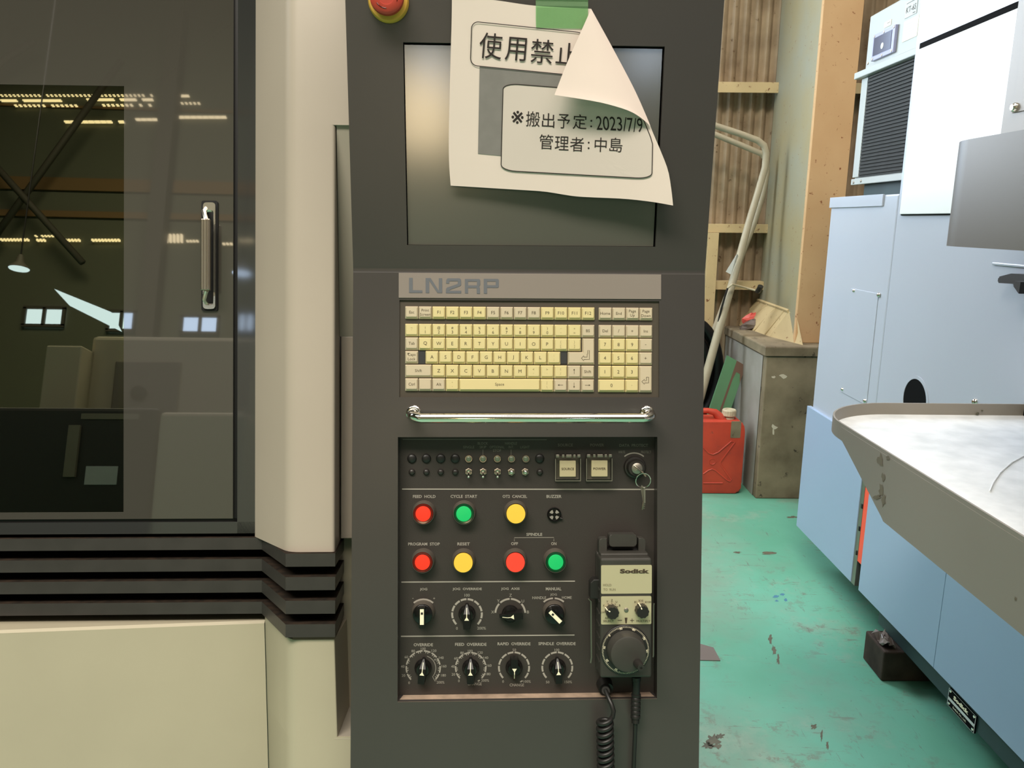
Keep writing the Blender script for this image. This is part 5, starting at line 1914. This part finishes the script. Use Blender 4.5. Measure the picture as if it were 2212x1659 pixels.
# ================================================================== MACHINING CENTRE (right)
def right_machine():
    XM = 1.30
    F = Frame(Vector((XM, 0, 0)), Vector((0, -1, 0)), Vector((0, 0, 1)), Vector((-1, 0, 0)))
    pu = lambda x, y, w=0.0: F.uv(x, y, w)
    yfar = onX(1720, 1135, XM - 0.015).y
    ynear = 0.25
    t = thing('machining_centre', 'pale blue-white enclosed machine with a projecting tray, right of the green floor', 'machine', (2.0, 1.8, 0))
    zs = onX(1746, 877, XM - 0.012).z
    ztop = onX(1797, 428, XM).z
    zb = onX(1720, 1135, XM - 0.015).z
    # main side panel: full height lower cabinet
    b = MB()
    hole_c = pu(1976.5, 866)
    ye = onX(1977, 107, XM).y
    b.box(XM, 2.5, ye + 0.002, onX(1797, 428, XM).y, zs - 0.02, ztop, 0.006)
    b.build('lower_cabinet', 'blue', t)
    # cap strip along the cabinet top
    b = MB()
    p = onX(1797, 449, XM - 0.006)
    q = onX(1905, 443, XM - 0.006)
    b.box(XM - 0.006, XM, q.y, onX(1797, 428, XM).y + 0.004, p.z, ztop + 0.002, 0.001)
    b.build('cabinet_cap', 'blue', t)
    # screwed access panel
    A = [(1845, 628), (1898, 637), (1868, 866), (1820, 841)]
    zz = [pu(x, y) for x, y in A]
    u0, u1 = (zz[0][0] + zz[3][0]) / 2, (zz[1][0] + zz[2][0]) / 2
    v1, v0 = (zz[0][1] + zz[1][1]) / 2, (zz[2][1] + zz[3][1]) / 2
    b = MB(F)
    b.box(u0 - 0.02, u1 + 0.01, v0 - 0.012, v1 + 0.006, 0.0, 0.0022, 0.0008)
    b.build('access_panel', 'blue', t)

    def dome(x, y, w=0.002, r=0.008):
        c = pu(x, y, w)
        s_ = MB(F)
        s_.lathe((c[0], c[1], w), [(r, 0), (r * 0.9, r * 0.5), (r * 0.5, r * 0.8), (0, r * 0.85)], 14)
        return s_.build('screw', 'chrome', t)
    for x, y in A:
        dome(x + (1 if x > 1850 else 0), y, 0.002, 0.0085 if x > 1850 else 0.007)
    dome(2107, 868, 0.0, 0.010)
    # cable opening
    c = pu(1976, 866)
    rr = (pu(1976, 818)[1] - c[1])
    b = MB(F)
    b.lathe((c[0], c[1], 0.0), [(rr * 1.18, 0.0), (rr * 1.18, 0.0018), (rr * 1.02, 0.0018), (rr * 1.02, 0.0004)], 44, cap=False)
    op = b.build('cable_opening', 'blue', t)
    b = MB(F)
    b.lathe((c[0], c[1], 0.0004), [(rr * 1.02, 0.0), (0, 0.0001)], 44)
    b.box(c[0] - 0.004, c[0] + 0.022, c[1] + rr * 0.92, c[1] + rr * 1.10, 0.0004, 0.001)
    b.build('opening_void', 'void', op)
    # skirt panels with the open slot
    ys0, ysm, ys1 = onX(1843, 1200, XM - 0.015).y, onX(1851, 1200, XM - 0.015).y, onX(1862, 1200, XM - 0.015).y
    zbot = lambda y: zb + (yfar - y) * 0.0149
    yseam = onX(2028, 1355, XM - 0.015).y
    for ya, yb_ in ((ys0, yfar), (yseam + 0.0006, ys1), (ynear, yseam - 0.0006)):
        b = MB(F)
        b.prism([(-yb_, zbot(yb_)), (-ya, zbot(ya)), (-ya, zs), (-yb_, zs)], -0.002, 0.015, 0.0012)
        b.build('skirt_panel', 'bluelow', t)
    b = MB()
    b.box(XM + 0.05, 2.45, ynear + 0.05, yfar - 0.05, zb + 0.03, zs)
    b.build('base_casting', 'darkgreen', t)
    # orange rail in the slot with black clips
    zo = onX(1852, 1205, XM).z
    b = MB()
    b.box(XM - 0.011, XM + 0.012, ys1 - 0.02, ysm, zo, zs - 0.01)
    orl = b.build('slot_rail', 'orange', t, label='orange red rail inside the slot')
    for k, y in enumerate((1092, 1140, 1192)):
        pz = onX(1862 - k * 6, y, XM - 0.01)
        b = MB()
        b.box(XM - 0.016, XM - 0.010, pz.y - 0.012, ysm + 0.012, pz.z - 0.009, pz.z + 0.009, 0.002)
        b.build('clip', 'black', orl)
    b = MB()
    b.box(XM - 0.012, XM + 0.01, ysm, ys0 + 0.002, zb + 0.006, zs - 0.005)
    b.build('slot_flange', 'dullsteel', t)
    # dark base frame under the skirt with the maker's plate
    zf = 0.111
    b = MB()
    b.box(XM + 0.005, XM + 0.06, ynear, onX(1893, 1345, XM).y, zf, zb + 0.035, 0.002)
    b.build('base_frame', 'darkgreen', t)
    FB = Frame(Vector((XM + 0.0005, 0, 0)), F.u, F.v, F.w)
    PL = [(2051, 1486), (2109, 1546), (2104, 1584), (2046, 1522)]
    q = [FB.uv(x, y) for x, y in PL]
    pu0, pu1 = (q[0][0] + q[3][0]) / 2, (q[1][0] + q[2][0]) / 2
    pv1, pv0 = (q[0][1] + q[1][1]) / 2, (q[2][1] + q[3][1]) / 2
    b = MB(FB)
    b.box(pu0, pu1, pv0, pv1, -0.006, 0.0, 0.0005)
    b.m = 1
    fl = lambda a, c_, w=0.0008: FB.P(pu0 + (pu1 - pu0) * a, pv1 - (pv1 - pv0) * c_, w)
    fp = lambda x, y: fl(x / 100, y / 100)
    pxpoly(b, fp, [(0, 50), (100, 50), (100, 67), (0, 67)])
    for pts in ([(0.5, 0), (0.5, 100)], [(99.5, 0), (99.5, 100)], [(0, 1), (100, 1)], [(0, 99), (100, 99)]):
        strip(b, fp, pts, 1.6)
    b.m = 2
    text(b, fp, 'Sodick', 47, 27, h=24, w=56, bold=0.05)
    text(b, fp, 'Sodick Co., Ltd.', 46, 83, h=13, w=50, bold=0.02)
    npl = b.build('maker_plate', ['void', 'sticker2', 'ivory'], t, label='black maker plate with white lettering')
    for a, c_ in ((0.06, 0.13), (0.94, 0.13), (0.06, 0.85), (0.94, 0.85)):
        p = fl(a, c_, 0.0)
        b = MB(FB)
        d = p - FB.O
        b.lathe((d.dot(FB.u), d.dot(FB.v), 0.0), [(0.0045, 0), (0.004, 0.0015), (0, 0.002)], 12)
        b.build('screw', 'chrome', npl)
    # upper enclosure and its door
    ye = onX(1977, 107, XM).y
    b = MB()
    b.box(XM, 2.5, ynear, ye, zs - 0.02, 2.75, 0.004)
    b.build('upper_enclosure', 'blue', t)
    dz1, dz0 = onX(1990, 98, XM).z, onX(1945, 463, XM).z
    yd1 = onX(1990, 98, XM).y - 0.004
    b = MB()
    b.box(XM - 0.004, XM + 0.001, 0.62, yd1 + 0.006, dz0 - 0.004, dz1 + 0.006)
    b.m = 0
    b.build('door_gap', 'void', t)
    b = MB()
    b.box(XM - 0.012, XM, 0.62, yd1, dz0, dz1 - 0.014, 0.002)
    b.build('enclosure_door', 'doorlit', t)
    # grey cover box, upper right
    XG = 1.08
    P = onX(2161, 280, XG)
    b = MB()
    b.box(XG, XM, 0.25, P.y, P.z - 0.06, 2.7, 0.004)
    b.build('grey_cover', 'greige', t)
    p0, p1 = onX(2184, 245, XG - 0.003), onX(2207, 100, XG - 0.003)
    b = MB()
    b.box(XG - 0.003, XG, 0.25, (p0.y + p1.y) / 2, p0.z, 2.6, 0.001)
    b.build('cover_plate', 'greige', t)
    FG = Frame(Vector((XG - 0.003, 0, 0)), F.u, F.v, F.w)
    c = FG.uv(2193, 232)
    b = MB(FG)
    b.lathe((c[0], c[1], 0), [(0.010, 0), (0.0095, 0.004), (0.006, 0.008), (0, 0.0085)], 18)
    b.build('screw', 'chrome', t)
    # projecting head housing with a rounded corner
    XH = 0.75
    p, q = onX(2005, 529, XH), onX(2035, 311, XH)
    r = 0.11
    yh = p.y + 0.022
    plan = [(XH, 0.25)] + [(XM, 0.25), (XM, yh)]
    arc_ = [(XH + r - r * math.sin(math.radians(a)), yh - r + r * math.cos(math.radians(a))) for a in range(0, 91, 9)]
    poly = [(XH, 0.25), (XM, 0.25), (XM, yh)] + arc_
    b = MB()
    n = len(poly)
    z0, z1 = p.z, q.z
    pts = [Vector((x, y, z0)) for x, y in poly] + [Vector((x, y, z1)) for x, y in poly]
    b.raw(pts, [(i, (i + 1) % n, n + (i + 1) % n, n + i) for i in range(n)], True)
    b.raw(pts[n:], [tuple(range(n))])
    b.raw(pts[:n], [tuple(range(n))[::-1]])
    b.build('head_housing', 'greigegloss', t)
    # tray
    XT = 0.75
    zt = onX(2212, 1160, XT).z
    zl = onX(1910, 1128, XT).z
    yt = onZ(2100, 871.5, zt).y
    R = 0.20
    def outline(o):
        """Tray plan, o = inset."""
        r_ = R - o
        return [(XT + o, 0.2)] + [(XM, 0.2), (XM, yt - o)] + [(XT + o + r_ - r_ * math.sin(math.radians(a)), yt - o - r_ + r_ * math.cos(math.radians(a))) for a in range(0, 91, 6)]
    hr = onX(1808, 947, XT).z
    rimh = 0.034
    b = MB()
    o0, o1 = outline(0), outline(0.004)
    n = len(o0)
    ring = lambda o, z: [Vector((x, y, z)) for x, y in o]
    pts = ring(o0, zt - rimh - 0.004) + ring(o0, zt) + ring(o1, zt) + ring(o1, zt - 0.030)
    fs = []
    for k in range(3):
        fs += [(k * n + i, k * n + (i + 1) % n, (k + 1) * n + (i + 1) % n, (k + 1) * n + i) for i in range(n)]
    b.raw(pts, fs, True)
    b.raw(ring(o0, zt - rimh - 0.004), [tuple(range(n))[::-1]])
    b.m = 1
    b.raw(ring(outline(0.0035), zt - 0.0295), [tuple(range(n))])
    tray = b.build('tray', ['greige', 'traywhite'], t, label='greige tray with a raised rim and scuffed white floor')
    # side apron below the rim, cut away at its far end
    b = MB()
    a0 = onX(1820, 955, XT + 0.002)
    a1 = onX(1910, 1128, XT + 0.002)
    prof = [(0.2, zt - 0.008), (yt - R - 0.01, zt - 0.008), (yt - R - 0.01, zt - rimh - 0.002), (a0.y, zt - rimh - 0.003), (a0.y - 0.02, zt - rimh - 0.012), (a1.y + 0.01, zl + 0.006), (a1.y, zl), (0.2, zl)]
    n = len(prof)
    pts = [Vector((XT - 0.0004, y, z)) for y, z in prof] + [Vector((XT + 0.0036, y, z)) for y, z in prof]
    b.raw(pts, [tuple(range(n)), tuple(range(n, 2 * n))[::-1]] + [(i, n + i, n + (i + 1) % n, (i + 1) % n) for i in range(n)])
    b.box(XT + 0.0036, XM, 0.2, a1.y, zl, zl + 0.004)
    ap = b.build('tray_apron', 'greige', t)
    b = MB()
    xa = lambda x, y: onX(x, y, XT - 0.0010)
    for q in ((1902, 993, 7, 12), (1918, 990, 4, 4), (1908, 1030, 3, 8), (1903, 1060, 4, 12), (1894, 1074, 7, 7), (1909, 1080, 4, 14), (2193, 1293, 2, 5)):
        BLOT(b, xa, *q, n=12, j=0.5)
    b.build('dirt_trace', 'tracestain', ap, kind='stuff')
    # a curl of dried chip and scratches lying in the tray
    b = MB()
    zz0 = zt - 0.0285
    for pth in ([(2212, 985), (2185, 1000), (2160, 1022), (2145, 1045), (2138, 1062)],):
        b.tube([onZ(x, y, zz0) for x, y in pth], 0.0016, 6, True)
    b.build('dried_streak', 'traywhite', tray)
    zc = zt - 0.0285
    b = MB()
    p = [onZ(2110, 897, zc), onZ(2116, 893, zc), onZ(2121, 897, zc)]
    b.tube([tuple(p[0] + Vector((0, 0, 0.003))), tuple(p[1] + Vector((0, 0, 0.006))), tuple(p[2] + Vector((0, 0, 0.012)))], [0.003, 0.004, 0.002], 7, True)
    b.build('metal_chip', 'stain', label='small curled brown chip lying on the white tray floor', category='chip')
    # black latch handle and the slot edge above it
    c0, c1 = pu(2169, 598, 0.02), pu(2230, 615, 0.02)
    b = MB(F)
    b.prism(rounded([(c0[0], c0[1] - 0.016), (c1[0], c1[1] + 0.0), (c1[0], c0[1] + 0.014), (c0[0] + 0.05, c0[1] + 0.012), (c0[0], c0[1])], 0.004), 0.0, 0.035, 0.003)
    e0 = pu(2190, 607, 0.05)
    b.prism(rounded([(e0[0], e0[1] - 0.012), (c1[0], e0[1] - 0.03), (c1[0], e0[1]), (e0[0], e0[1])], 0.002), 0.03, 0.05, 0.002)
    b.build('latch_handle', 'black', t)
    s0, s1 = pu(2147, 568, 0.0), pu(2230, 574, 0.0)
    b = MB(F)
    b.box(s0[0], s1[0] + 0.3, s0[1] - 0.005, s0[1] + 0.002, 0.0, 0.006, 0.002)
    b.build('raised_edge', 'blue', t)
    # leveling legs under the base so that it stands on the floor
    for y in (0.6, 2.9):
        b = MB()
        b.lathe((1.7, y, 0), [(0.06, 0), (0.06, 0.015), (0.025, 0.02), (0.025, zb + 0.01)], 20)
        b.build('leveling_foot', 'dullsteel', t)

    # cooling unit on the cabinet
    XC = 1.45
    FC = Frame(Vector((XC, 0, 0)), F.u, F.v, F.w)
    yb = onX(1844, 398, XC).y
    zt_, zb_ = onX(1884, 33, XC).z, onX(1844, 398, XC).z
    t2 = thing('cooling_unit', 'pale green-white cooling unit with a dark filter standing on the blue-white cabinet', 'cooler', (XC + 0.3, yb - 0.4, ztop))
    ylim = ye + 0.01
    b = MB()
    b.box(XC, XC + 0.6, ylim, yb, zb_, zt_, 0.006)
    b.build('casing', 'acwhite', t2)
    b = MB()
    b.box(XC + 0.02, XC + 0.5, ylim, yb - 0.06, ztop, zb_, 0.0)
    b.build('plinth', 'darkgreen', t2)
    zm = onX(1864, 158, XC - 0.03)
    b = MB()
    b.box(XC - 0.03, XC, ylim, yb + 0.03, zm.z - 0.012, zm.z + 0.014, 0.003)
    b.build('drip_rail', 'acwhite', t2)
    fz0 = onX(1855, 383, XC).z
    yf = onX(1878, 160, XC).y - 0.012
    b = MB(FC)
    b.box(-yf, -ylim, fz0, zm.z - 0.014, 0.0, 0.006)
    fl_ = b.build('filter_panel', 'filter', t2)
    b = MB(FC)
    k = 0
    z = fz0 + 0.008
    while z < zm.z - 0.022:
        b.box(-yf + 0.006, -ylim - 0.002, z, z + 0.006, 0.006, 0.0115)
        z += 0.0135
    o = b.build('filter_fins', 'filter', fl_)
    o['kind'] = 'stuff'
    b = MB(FC)
    b.box(-yb - 0.002, -ylim, zb_ - 0.004, fz0 - 0.006, 0.0, 0.012, 0.002)
    b.box(-yb - 0.002, -yf - 0.004, fz0, zm.z - 0.014, 0.0, 0.008, 0.002)
    b.build('filter_frame', 'acwhite', t2)
    o5 = lambda x, y: (1820 + x / 5.53, y / 5.53)
    def quadbox(pts, w, name, m, parent, ins=None):
        q = [FC.uv(*o5(*p)) for p in pts]
        a0, a1 = (q[0][0] + q[3][0]) / 2, (q[1][0] + q[2][0]) / 2
        c1, c0 = (q[0][1] + q[1][1]) / 2, (q[2][1] + q[3][1]) / 2
        b_ = MB(FC)
        b_.box(a0, a1, c0, c1, 0.0, w, min(0.0015, w / 3))
        return b_, (a0, a1, c0, c1)
    b, q = quadbox([(400, 418), (668, 300), (640, 620), (378, 735)], 0.012, 'x', 'y', t2)
    ip = b.build('instrument_frame', 'lilac', t2)
    b = MB(FC)
    da, dc = (q[1] - q[0]), (q[3] - q[2])
    b.box(q[0] + 0.07 * da, q[1] - 0.12 * da, q[2] + 0.17 * dc, q[3] - 0.14 * dc, 0.012, 0.0135)
    b.m = 1
    c = ((q[0] + q[1]) / 2, q[2] + dc * 0.42)
    b.lathe((c[0], c[1], 0.0135), [(0.012, 0), (0.012, 0.001), (0, 0.001)], 14)
    b.build('instrument_window', ['tinted', 'sticker2'], ip)
    for a in (0.06, 0.5, 0.94):
        for c_ in (0.07, 0.93):
            b = MB(FC)
            b.lathe((q[0] + da * a, q[2] + dc * c_, 0.012), [(0.006, 0), (0.005, 0.002), (0, 0.003)], 10)
            b.build('screw', 'dullsteel', ip)
    b, q = quadbox([(745, 250), (925, 178), (890, 430), (712, 510)], 0.002, 'x', 'y', t2)
    b.m = 1
    fpq = lambda x, y: FC.P(q[0] + (q[1] - q[0]) * x / 100, q[3] - (q[3] - q[2]) * y / 100, 0.0026)
    for k in range(5):
        strip(b, fpq, [(14, 22 + k * 13), (86 if k % 2 else 66, 22 + k * 13)], 3)
    b.build('instruction_label', ['sticker', 'sticker2'], t2)
    b, q2_ = quadbox([(762, 30), (905, -40), (890, 160), (750, 220)], 0.002, 'x', 'y', t2)
    b.m = 1
    fq2 = lambda x, y: FC.P(q2_[0] + (q2_[1] - q2_[0]) * x / 100, q2_[3] - (q2_[3] - q2_[2]) * y / 100, 0.0026)
    text(b, fq2, 'KT-6S', 52, 53, h=36, w=84, bold=0.01)
    strip(b, fq2, [(8, 12), (84, 12)], 4)
    strip(b, fq2, [(70, 88), (92, 88)], 5)
    b.build('model_label', ['sticker2', 'ink'], t2)
    b, q3 = quadbox([(505, 265), (590, 235), (583, 300), (500, 335)], 0.002, 'x', 'y', t2)
    b.m = 1
    fq3 = lambda x, y: FC.P(q3[0] + (q3[1] - q3[0]) * x / 100, q3[3] - (q3[3] - q3[2]) * y / 100, 0.0026)
    strip(b, fq3, [(45, 40), (88, 40)], 10)
    b.build('small_label', ['sticker', 'ink'], t2)
    for x, y in ((1850, 394), (1866, 391), (1875, 137)):
        c = FC.uv(x, y)
        b = MB(FC)
        b.lathe((c[0], c[1], 0.012 if y > 200 else 0), [(0.006, 0), (0.005, 0.003), (0, 0.004)], 10)
        b.build('screw', 'dullsteel', t2)

    # timber block under the base frame
    P0, P1 = onZ(1903, 1472, 0), onZ(1868, 1425, 0)
    zk = onX(1875, 1361, P1.x + 0.0).z
    zk = 0.0 + (CAM.z - 0) * 0 + onY(1902, 1402, P0.y).z
    b = MB()
    b.box(P0.x, P0.x + 0.42, P0.y, P1.y + 0.01, 0, 0.108, 0.006)
    b.build('timber_block', 'wood', label='dark oily timber block under the machine base frame', category='block')
    # crumpled clear wrap on the block
    rnd = random.Random(5)
    b = MB()
    zk = 0.108
    n = 7
    pts = []
    for j in range(n):
        for i in range(n):
            pts.append(Vector((P0.x + 0.006 + 0.045 * i / n + rnd.uniform(-.006, .006), P0.y + 0.015 + 0.10 * j / n, zk + 0.001 + rnd.uniform(0, 0.028))))
    b.raw(pts, [(j * n + i, j * n + i + 1, (j + 1) * n + i + 1, (j + 1) * n + i) for j in range(n - 1) for i in range(n - 1)])
    b.build('crumpled_wrap', 'greybag', label='crumpled grey plastic wrap on the timber block', category='wrap')


# ================================================================== THINGS BY THE WALL
def wall_things():
    # red jerrycan
    YJ = 4.10
    pr, pb_ = onY(1606, 980, YJ), onY(1590, 1063, YJ)
    x1 = pr.x
    x0 = x1 - 0.33
    zb = 0.0
    ztop = onY(1590, 905, YJ).z
    t = thing('jerrycan', 'red plastic jerrycan with a white cap beside the concrete plinth', 'jerrycan', ((x0 + x1) / 2, YJ + 0.08, 0))
    FJ = Frame(Vector((0, YJ, 0)), Vector((1, 0, 0)), Vector((0, 0, 1)), Vector((0, -1, 0)))
    zsh = onY(1570, 912, YJ).z
    b = MB(FJ)
    bm_ = bmesh.new()
    prof = rounded([(x0, 0.004), (x1, 0.004), (x1, zsh - 0.05), (x1 - 0.012, zsh), (x0, zsh)], [0.03, 0.03, 0.02, 0.02, 0.03], 5)
    lo = [bm_.verts.new((p[0], p[1], -0.17)) for p in prof]
    hi = [bm_.verts.new((p[0], p[1], 0.0)) for p in prof]
    bm_.faces.new(lo[::-1])
    bm_.faces.new(hi)
    n = len(prof)
    for i in range(n):
        bm_.faces.new((lo[i], lo[(i + 1) % n], hi[(i + 1) % n], hi[i]))
    bmesh.ops.bevel(bm_, geom=[e for f in bm_.faces if len(f.verts) == n for e in f.edges], offset=0.014, segments=3, affect='EDGES', profile=0.6)
    b.bm(bm_, True)
    # raised ribs of the pressed cross and the round boss
    jw = lambda x, y: FJ.uv(x, y, 0.0)
    for pth in ([(1519, 967), (1531, 979), (1540, 982), (1552, 977), (1580, 953), (1588, 955), (1556, 998), (1557, 1004), (1580, 1036), (1577, 1040), (1571, 1038), (1545, 1016), (1538, 1013), (1530, 1016), (1519, 1024)],
                [(1519, 1043.5), (1561, 1043.5)]):
        b.tube([(*jw(x, y), 0.0) for x, y in pth], 0.0045, 6)
    c = jw(1539, 997)
    b.lathe((c[0], c[1], -0.002), [(0.020, 0.0), (0.019, 0.005), (0.016, 0.005), (0.014, 0.003), (0.0, 0.003)], 22)
    b.build('can_body', 'jerry', t)
    b = MB(FJ)
    zh = onY(1530, 893, YJ - 0.0).z
    a = jw(1560, 905)
    # handle: rail rising from a humped shoulder
    b.tube([(x0 + 0.02, zsh - 0.01, -0.085), (x0 + 0.03, zh - 0.02, -0.085), (x0 + 0.06, zh - 0.006, -0.085), (a[0] - 0.06, zh - 0.006, -0.085), (a[0] - 0.02, zh - 0.014, -0.085), (a[0] + 0.015, zh - 0.05, -0.085), (a[0] + 0.03, zsh - 0.02, -0.085)],
           [0.03, 0.022, 0.016, 0.016, 0.020, 0.030, 0.036], 14)
    b.build('handle', 'jerry', t)
    c = jw(1584, 903)
    zc0, zc1 = onY(1584, 906, YJ).z, onY(1584, 892, YJ).z
    AX = (Vector((1, 0, 0)), Vector((0, 0, 1)), Vector((0, 1, 0)))
    b = MB(FJ)
    b.lathe((c[0], zc0 - 0.03, -0.085), [(0.030, 0.0), (0.030, 0.02), (0.026, 0.03)], 26, AX)
    n = 36
    pts, fs = [], []
    prof = [(0.038, zc0), (0.040, zc0 + 0.004), (0.039, zc1 - 0.006), (0.034, zc1), (0.020, zc1), (0.018, zc1 - 0.004), (0.0, zc1 - 0.004)]
    for r, h in prof:
        for j in range(n):
            aa = 2 * math.pi * j / n
            q = r * (0.97 if (j % 2 and r > 0.036) else 1.0)
            pts.append((c[0] + q * math.cos(aa), h, -0.085 + q * math.sin(aa)))
    for i in range(len(prof) - 1):
        for j in range(n):
            fs.append((i * n + j, (i + 1) * n + j, (i + 1) * n + (j + 1) % n, i * n + (j + 1) % n))
    b.loc(pts, fs)
    b.build('screw_cap', 'cap', t)
    b = MB(FJ)
    p, q = jw(1580, 910), jw(1599, 946)
    b.prism(rp(p[0], q[0], q[1], p[1], 0.006), -0.001, 0.0012)
    b.build('worn_label', 'concrete', t)

    # green board
    YB = 4.42
    A, B_, C_ = onY(1572, 768, YB), onY(1611, 790, YB), onY(1577, 890, YB - 0.03)
    dn = (C_ - B_)
    dn.normalize()
    k = (B_.z + 0.0) / -dn.z
    ax = (B_ - A).normalized()
    w_ = (B_ - A).length
    nrm = dn.cross(ax).normalized()
    if nrm.y > 0:
        nrm = -nrm
    FBd = Frame(A, ax, -dn, nrm)
    Ln = (min(A.z, B_.z) - 0.01) / -dn.z
    b = MB(FBd)
    b.box(0, w_, -Ln, 0, -0.02, 0, 0.001)
    b.m = 1
    s0 = w_ * 0.50
    for q in ([(s0, -0.0), (w_, 0), (w_, -0.11), (w_ * 0.86, -0.06), (w_ * 0.66, -0.06), (w_ * 0.6, -0.11), (s0, -0.11)], [(s0, -0.11), (w_ * 0.6, -0.11), (w_ * 0.58, -Ln), (s0 * 0.9, -Ln)]):
        b.loc([(a, c_, 0.0008) for a, c_ in q], [tuple(range(len(q)))[::-1]])
    b.build('painted_board', ['boardgreen', 'boardbrown'], label='green painted board with a bare brown stripe leaning behind the jerrycan', category='board')

    # bent pipe frame
    YP = 4.5
    t = thing('bent_pipe_frame', 'cream bent pipe frame leaning on the corrugated wall', 'pipe frame', (onY(1500, 930, YP).x, YP - 0.3, 0))

    def P(x, y, Y=YP): return tuple(onY(x, y, Y))
    low = onY(1521, 828, YP - 0.12)
    hi_ = onY(1618, 479, YP)
    foot = low + (low - hi_) * (low.z / (hi_.z - low.z))
    b = MB()
    pth = [tuple(foot), tuple(low), P(1552, 715, YP - 0.08), P(1585, 600, YP - 0.04), tuple(hi_), P(1636, 420), P(1652.5, 362), P(1655, 330), P(1650, 314), P(1637, 303.5), P(1597, 288.5), P(1548, 272.6), P(1440, 232)]
    b.tube(pth, [0.026, 0.025, 0.0235, 0.022, 0.020, 0.0195, 0.019, 0.0185, 0.0185, 0.018, 0.0175, 0.0175, 0.0175], 14, True)
    b.build('pipe', 'pipe', t)
    b = MB()
    YQ = YP + 0.16
    pth = [tuple(onY(1598, 565, YQ)), P(1631, 477, YQ), P(1648, 421, YQ), P(1657, 372, YQ), P(1655, 345, YQ), P(1645, 332, YQ), P(1597, 312, YQ), P(1548, 292, YQ), P(1440, 250, YQ)]
    d0 = Vector(pth[0]) - Vector(pth[1])
    pth = [tuple(Vector(pth[0]) + d0 * ((pth[0][2] - 0.0) / -d0.z))] + pth
    b.tube(pth, 0.0165, 14, True)
    b.build('pipe', 'pipe', t)
    # paper tag and wire tie on the pipe
    b = MB()
    Y1 = YP - 0.09
    q = [onY(1592, 548, Y1), onY(1568, 587, Y1), onY(1579, 593, Y1), onY(1595, 553, Y1 + 0.02)]
    b.raw(q + [p + Vector((0, 0.002, 0)) for p in q], [(0, 1, 2, 3), (7, 6, 5, 4), (0, 4, 5, 1), (1, 5, 6, 2), (2, 6, 7, 3), (3, 7, 4, 0)])
    b.build('paper_tag', 'sticker2', label='pale paper tag tucked on the leaning cream pipe', category='tag')
    b = MB()
    b.tube([P(1572, 622, 4.40), P(1582, 614, 4.38), P(1594, 617, 4.40), P(1612, 622, 4.42), P(1630, 627, 4.40), P(1638, 628, 4.34), P(1643, 622, 4.30)], 0.006, 8, True)
    b.m = 1
    b.tube([P(1637, 629, 4.34), P(1641, 624, 4.31), P(1643, 618, 4.30)], 0.016, 8, True)
    b.tube([P(1572, 622, 4.40), P(1566, 640, 4.40), P(1558, 668, 4.42), P(1552, 695, 4.42)], 0.006, 8, True)
    b.build('wire_tie', ['wire', 'black'], label='pale wire tie with a black end holding the leaning pipe', category='tie')
    # hose coil
    b = MB()
    c = onY(1478, 800, 4.62)
    for k in range(4):
        rr = 0.13 + 0.045 * (k % 2) + 0.01 * k
        b.tube([(c.x + rr * math.cos(a) * 0.95, 4.66 - 0.035 * k, c.z + rr * 1.55 * math.sin(a)) for a in [2 * math.pi * i / 40 for i in range(40)]], 0.028, 10, True, closed=True)
    b.box(c.x - 0.02, c.x + 0.02, 4.52, 4.75, c.z + 0.18, c.z + 0.21)
    b.build('hose_coil', 'rubber', label='black hose coil hanging on the wall behind the console edge', category='hose')
    # rubbish on the plinth
    rnd = random.Random(9)
    for nm, cx_, cy_, m, lb in (('red_wrapper', 1624, 687, 'redbag', 'crumpled red wrapper lying at the column foot'), ('grey_wrapper', 1622, 702, 'greybag', 'crumpled grey wrapper lying below the red one at the column foot')):
        c = onplane(cx_, cy_, SLOPE[0] + Vector((0, 0, 0.03)), SLOPE[1])
        b = MB()
        n, mm = 9, 7
        pts = []
        for j in range(mm):
            for i in range(n):
                th, ph = 2 * math.pi * i / n, math.pi * j / (mm - 1)
                r = rnd.uniform(0.75, 1.15)
                pts.append(Vector((c.x + 0.075 * r * math.sin(ph) * math.cos(th), c.y + 0.04 * r * math.sin(ph) * math.sin(th), c.z + 0.032 * r * math.cos(ph) + 0.3 * 0.075 * math.sin(ph) * math.cos(th))))
        b.raw(pts, [(j * n + i, j * n + (i + 1) % n, (j + 1) * n + (i + 1) % n, (j + 1) * n + i) for j in range(mm - 1) for i in range(n)])
        b.build(nm, m, label=lb, category='wrapper')
    # grey scrap lying on the floor beside the console
    q = [onZ(1512, 1392, 0), onZ(1541, 1400, 0), onZ(1556, 1428, 0), onZ(1506, 1427, 0)]
    b = MB()
    b.raw([p + Vector((0, 0, 0.003)) for p in q] + q, [(0, 1, 2, 3)[::-1], (4, 5, 6, 7), (0, 4, 5, 1), (1, 5, 6, 2), (2, 6, 7, 3), (3, 7, 4, 0)])
    b.build('grey_scrap', 'greybag', label='flat grey scrap of sheet on the green floor by the console', category='scrap')


setting()
hall()
left_machine()
console()
key_ring()
notice()
pendant()
right_machine()
wall_things()
for o in bpy.data.objects:
    if '_at' in o.keys():
        del o['_at']
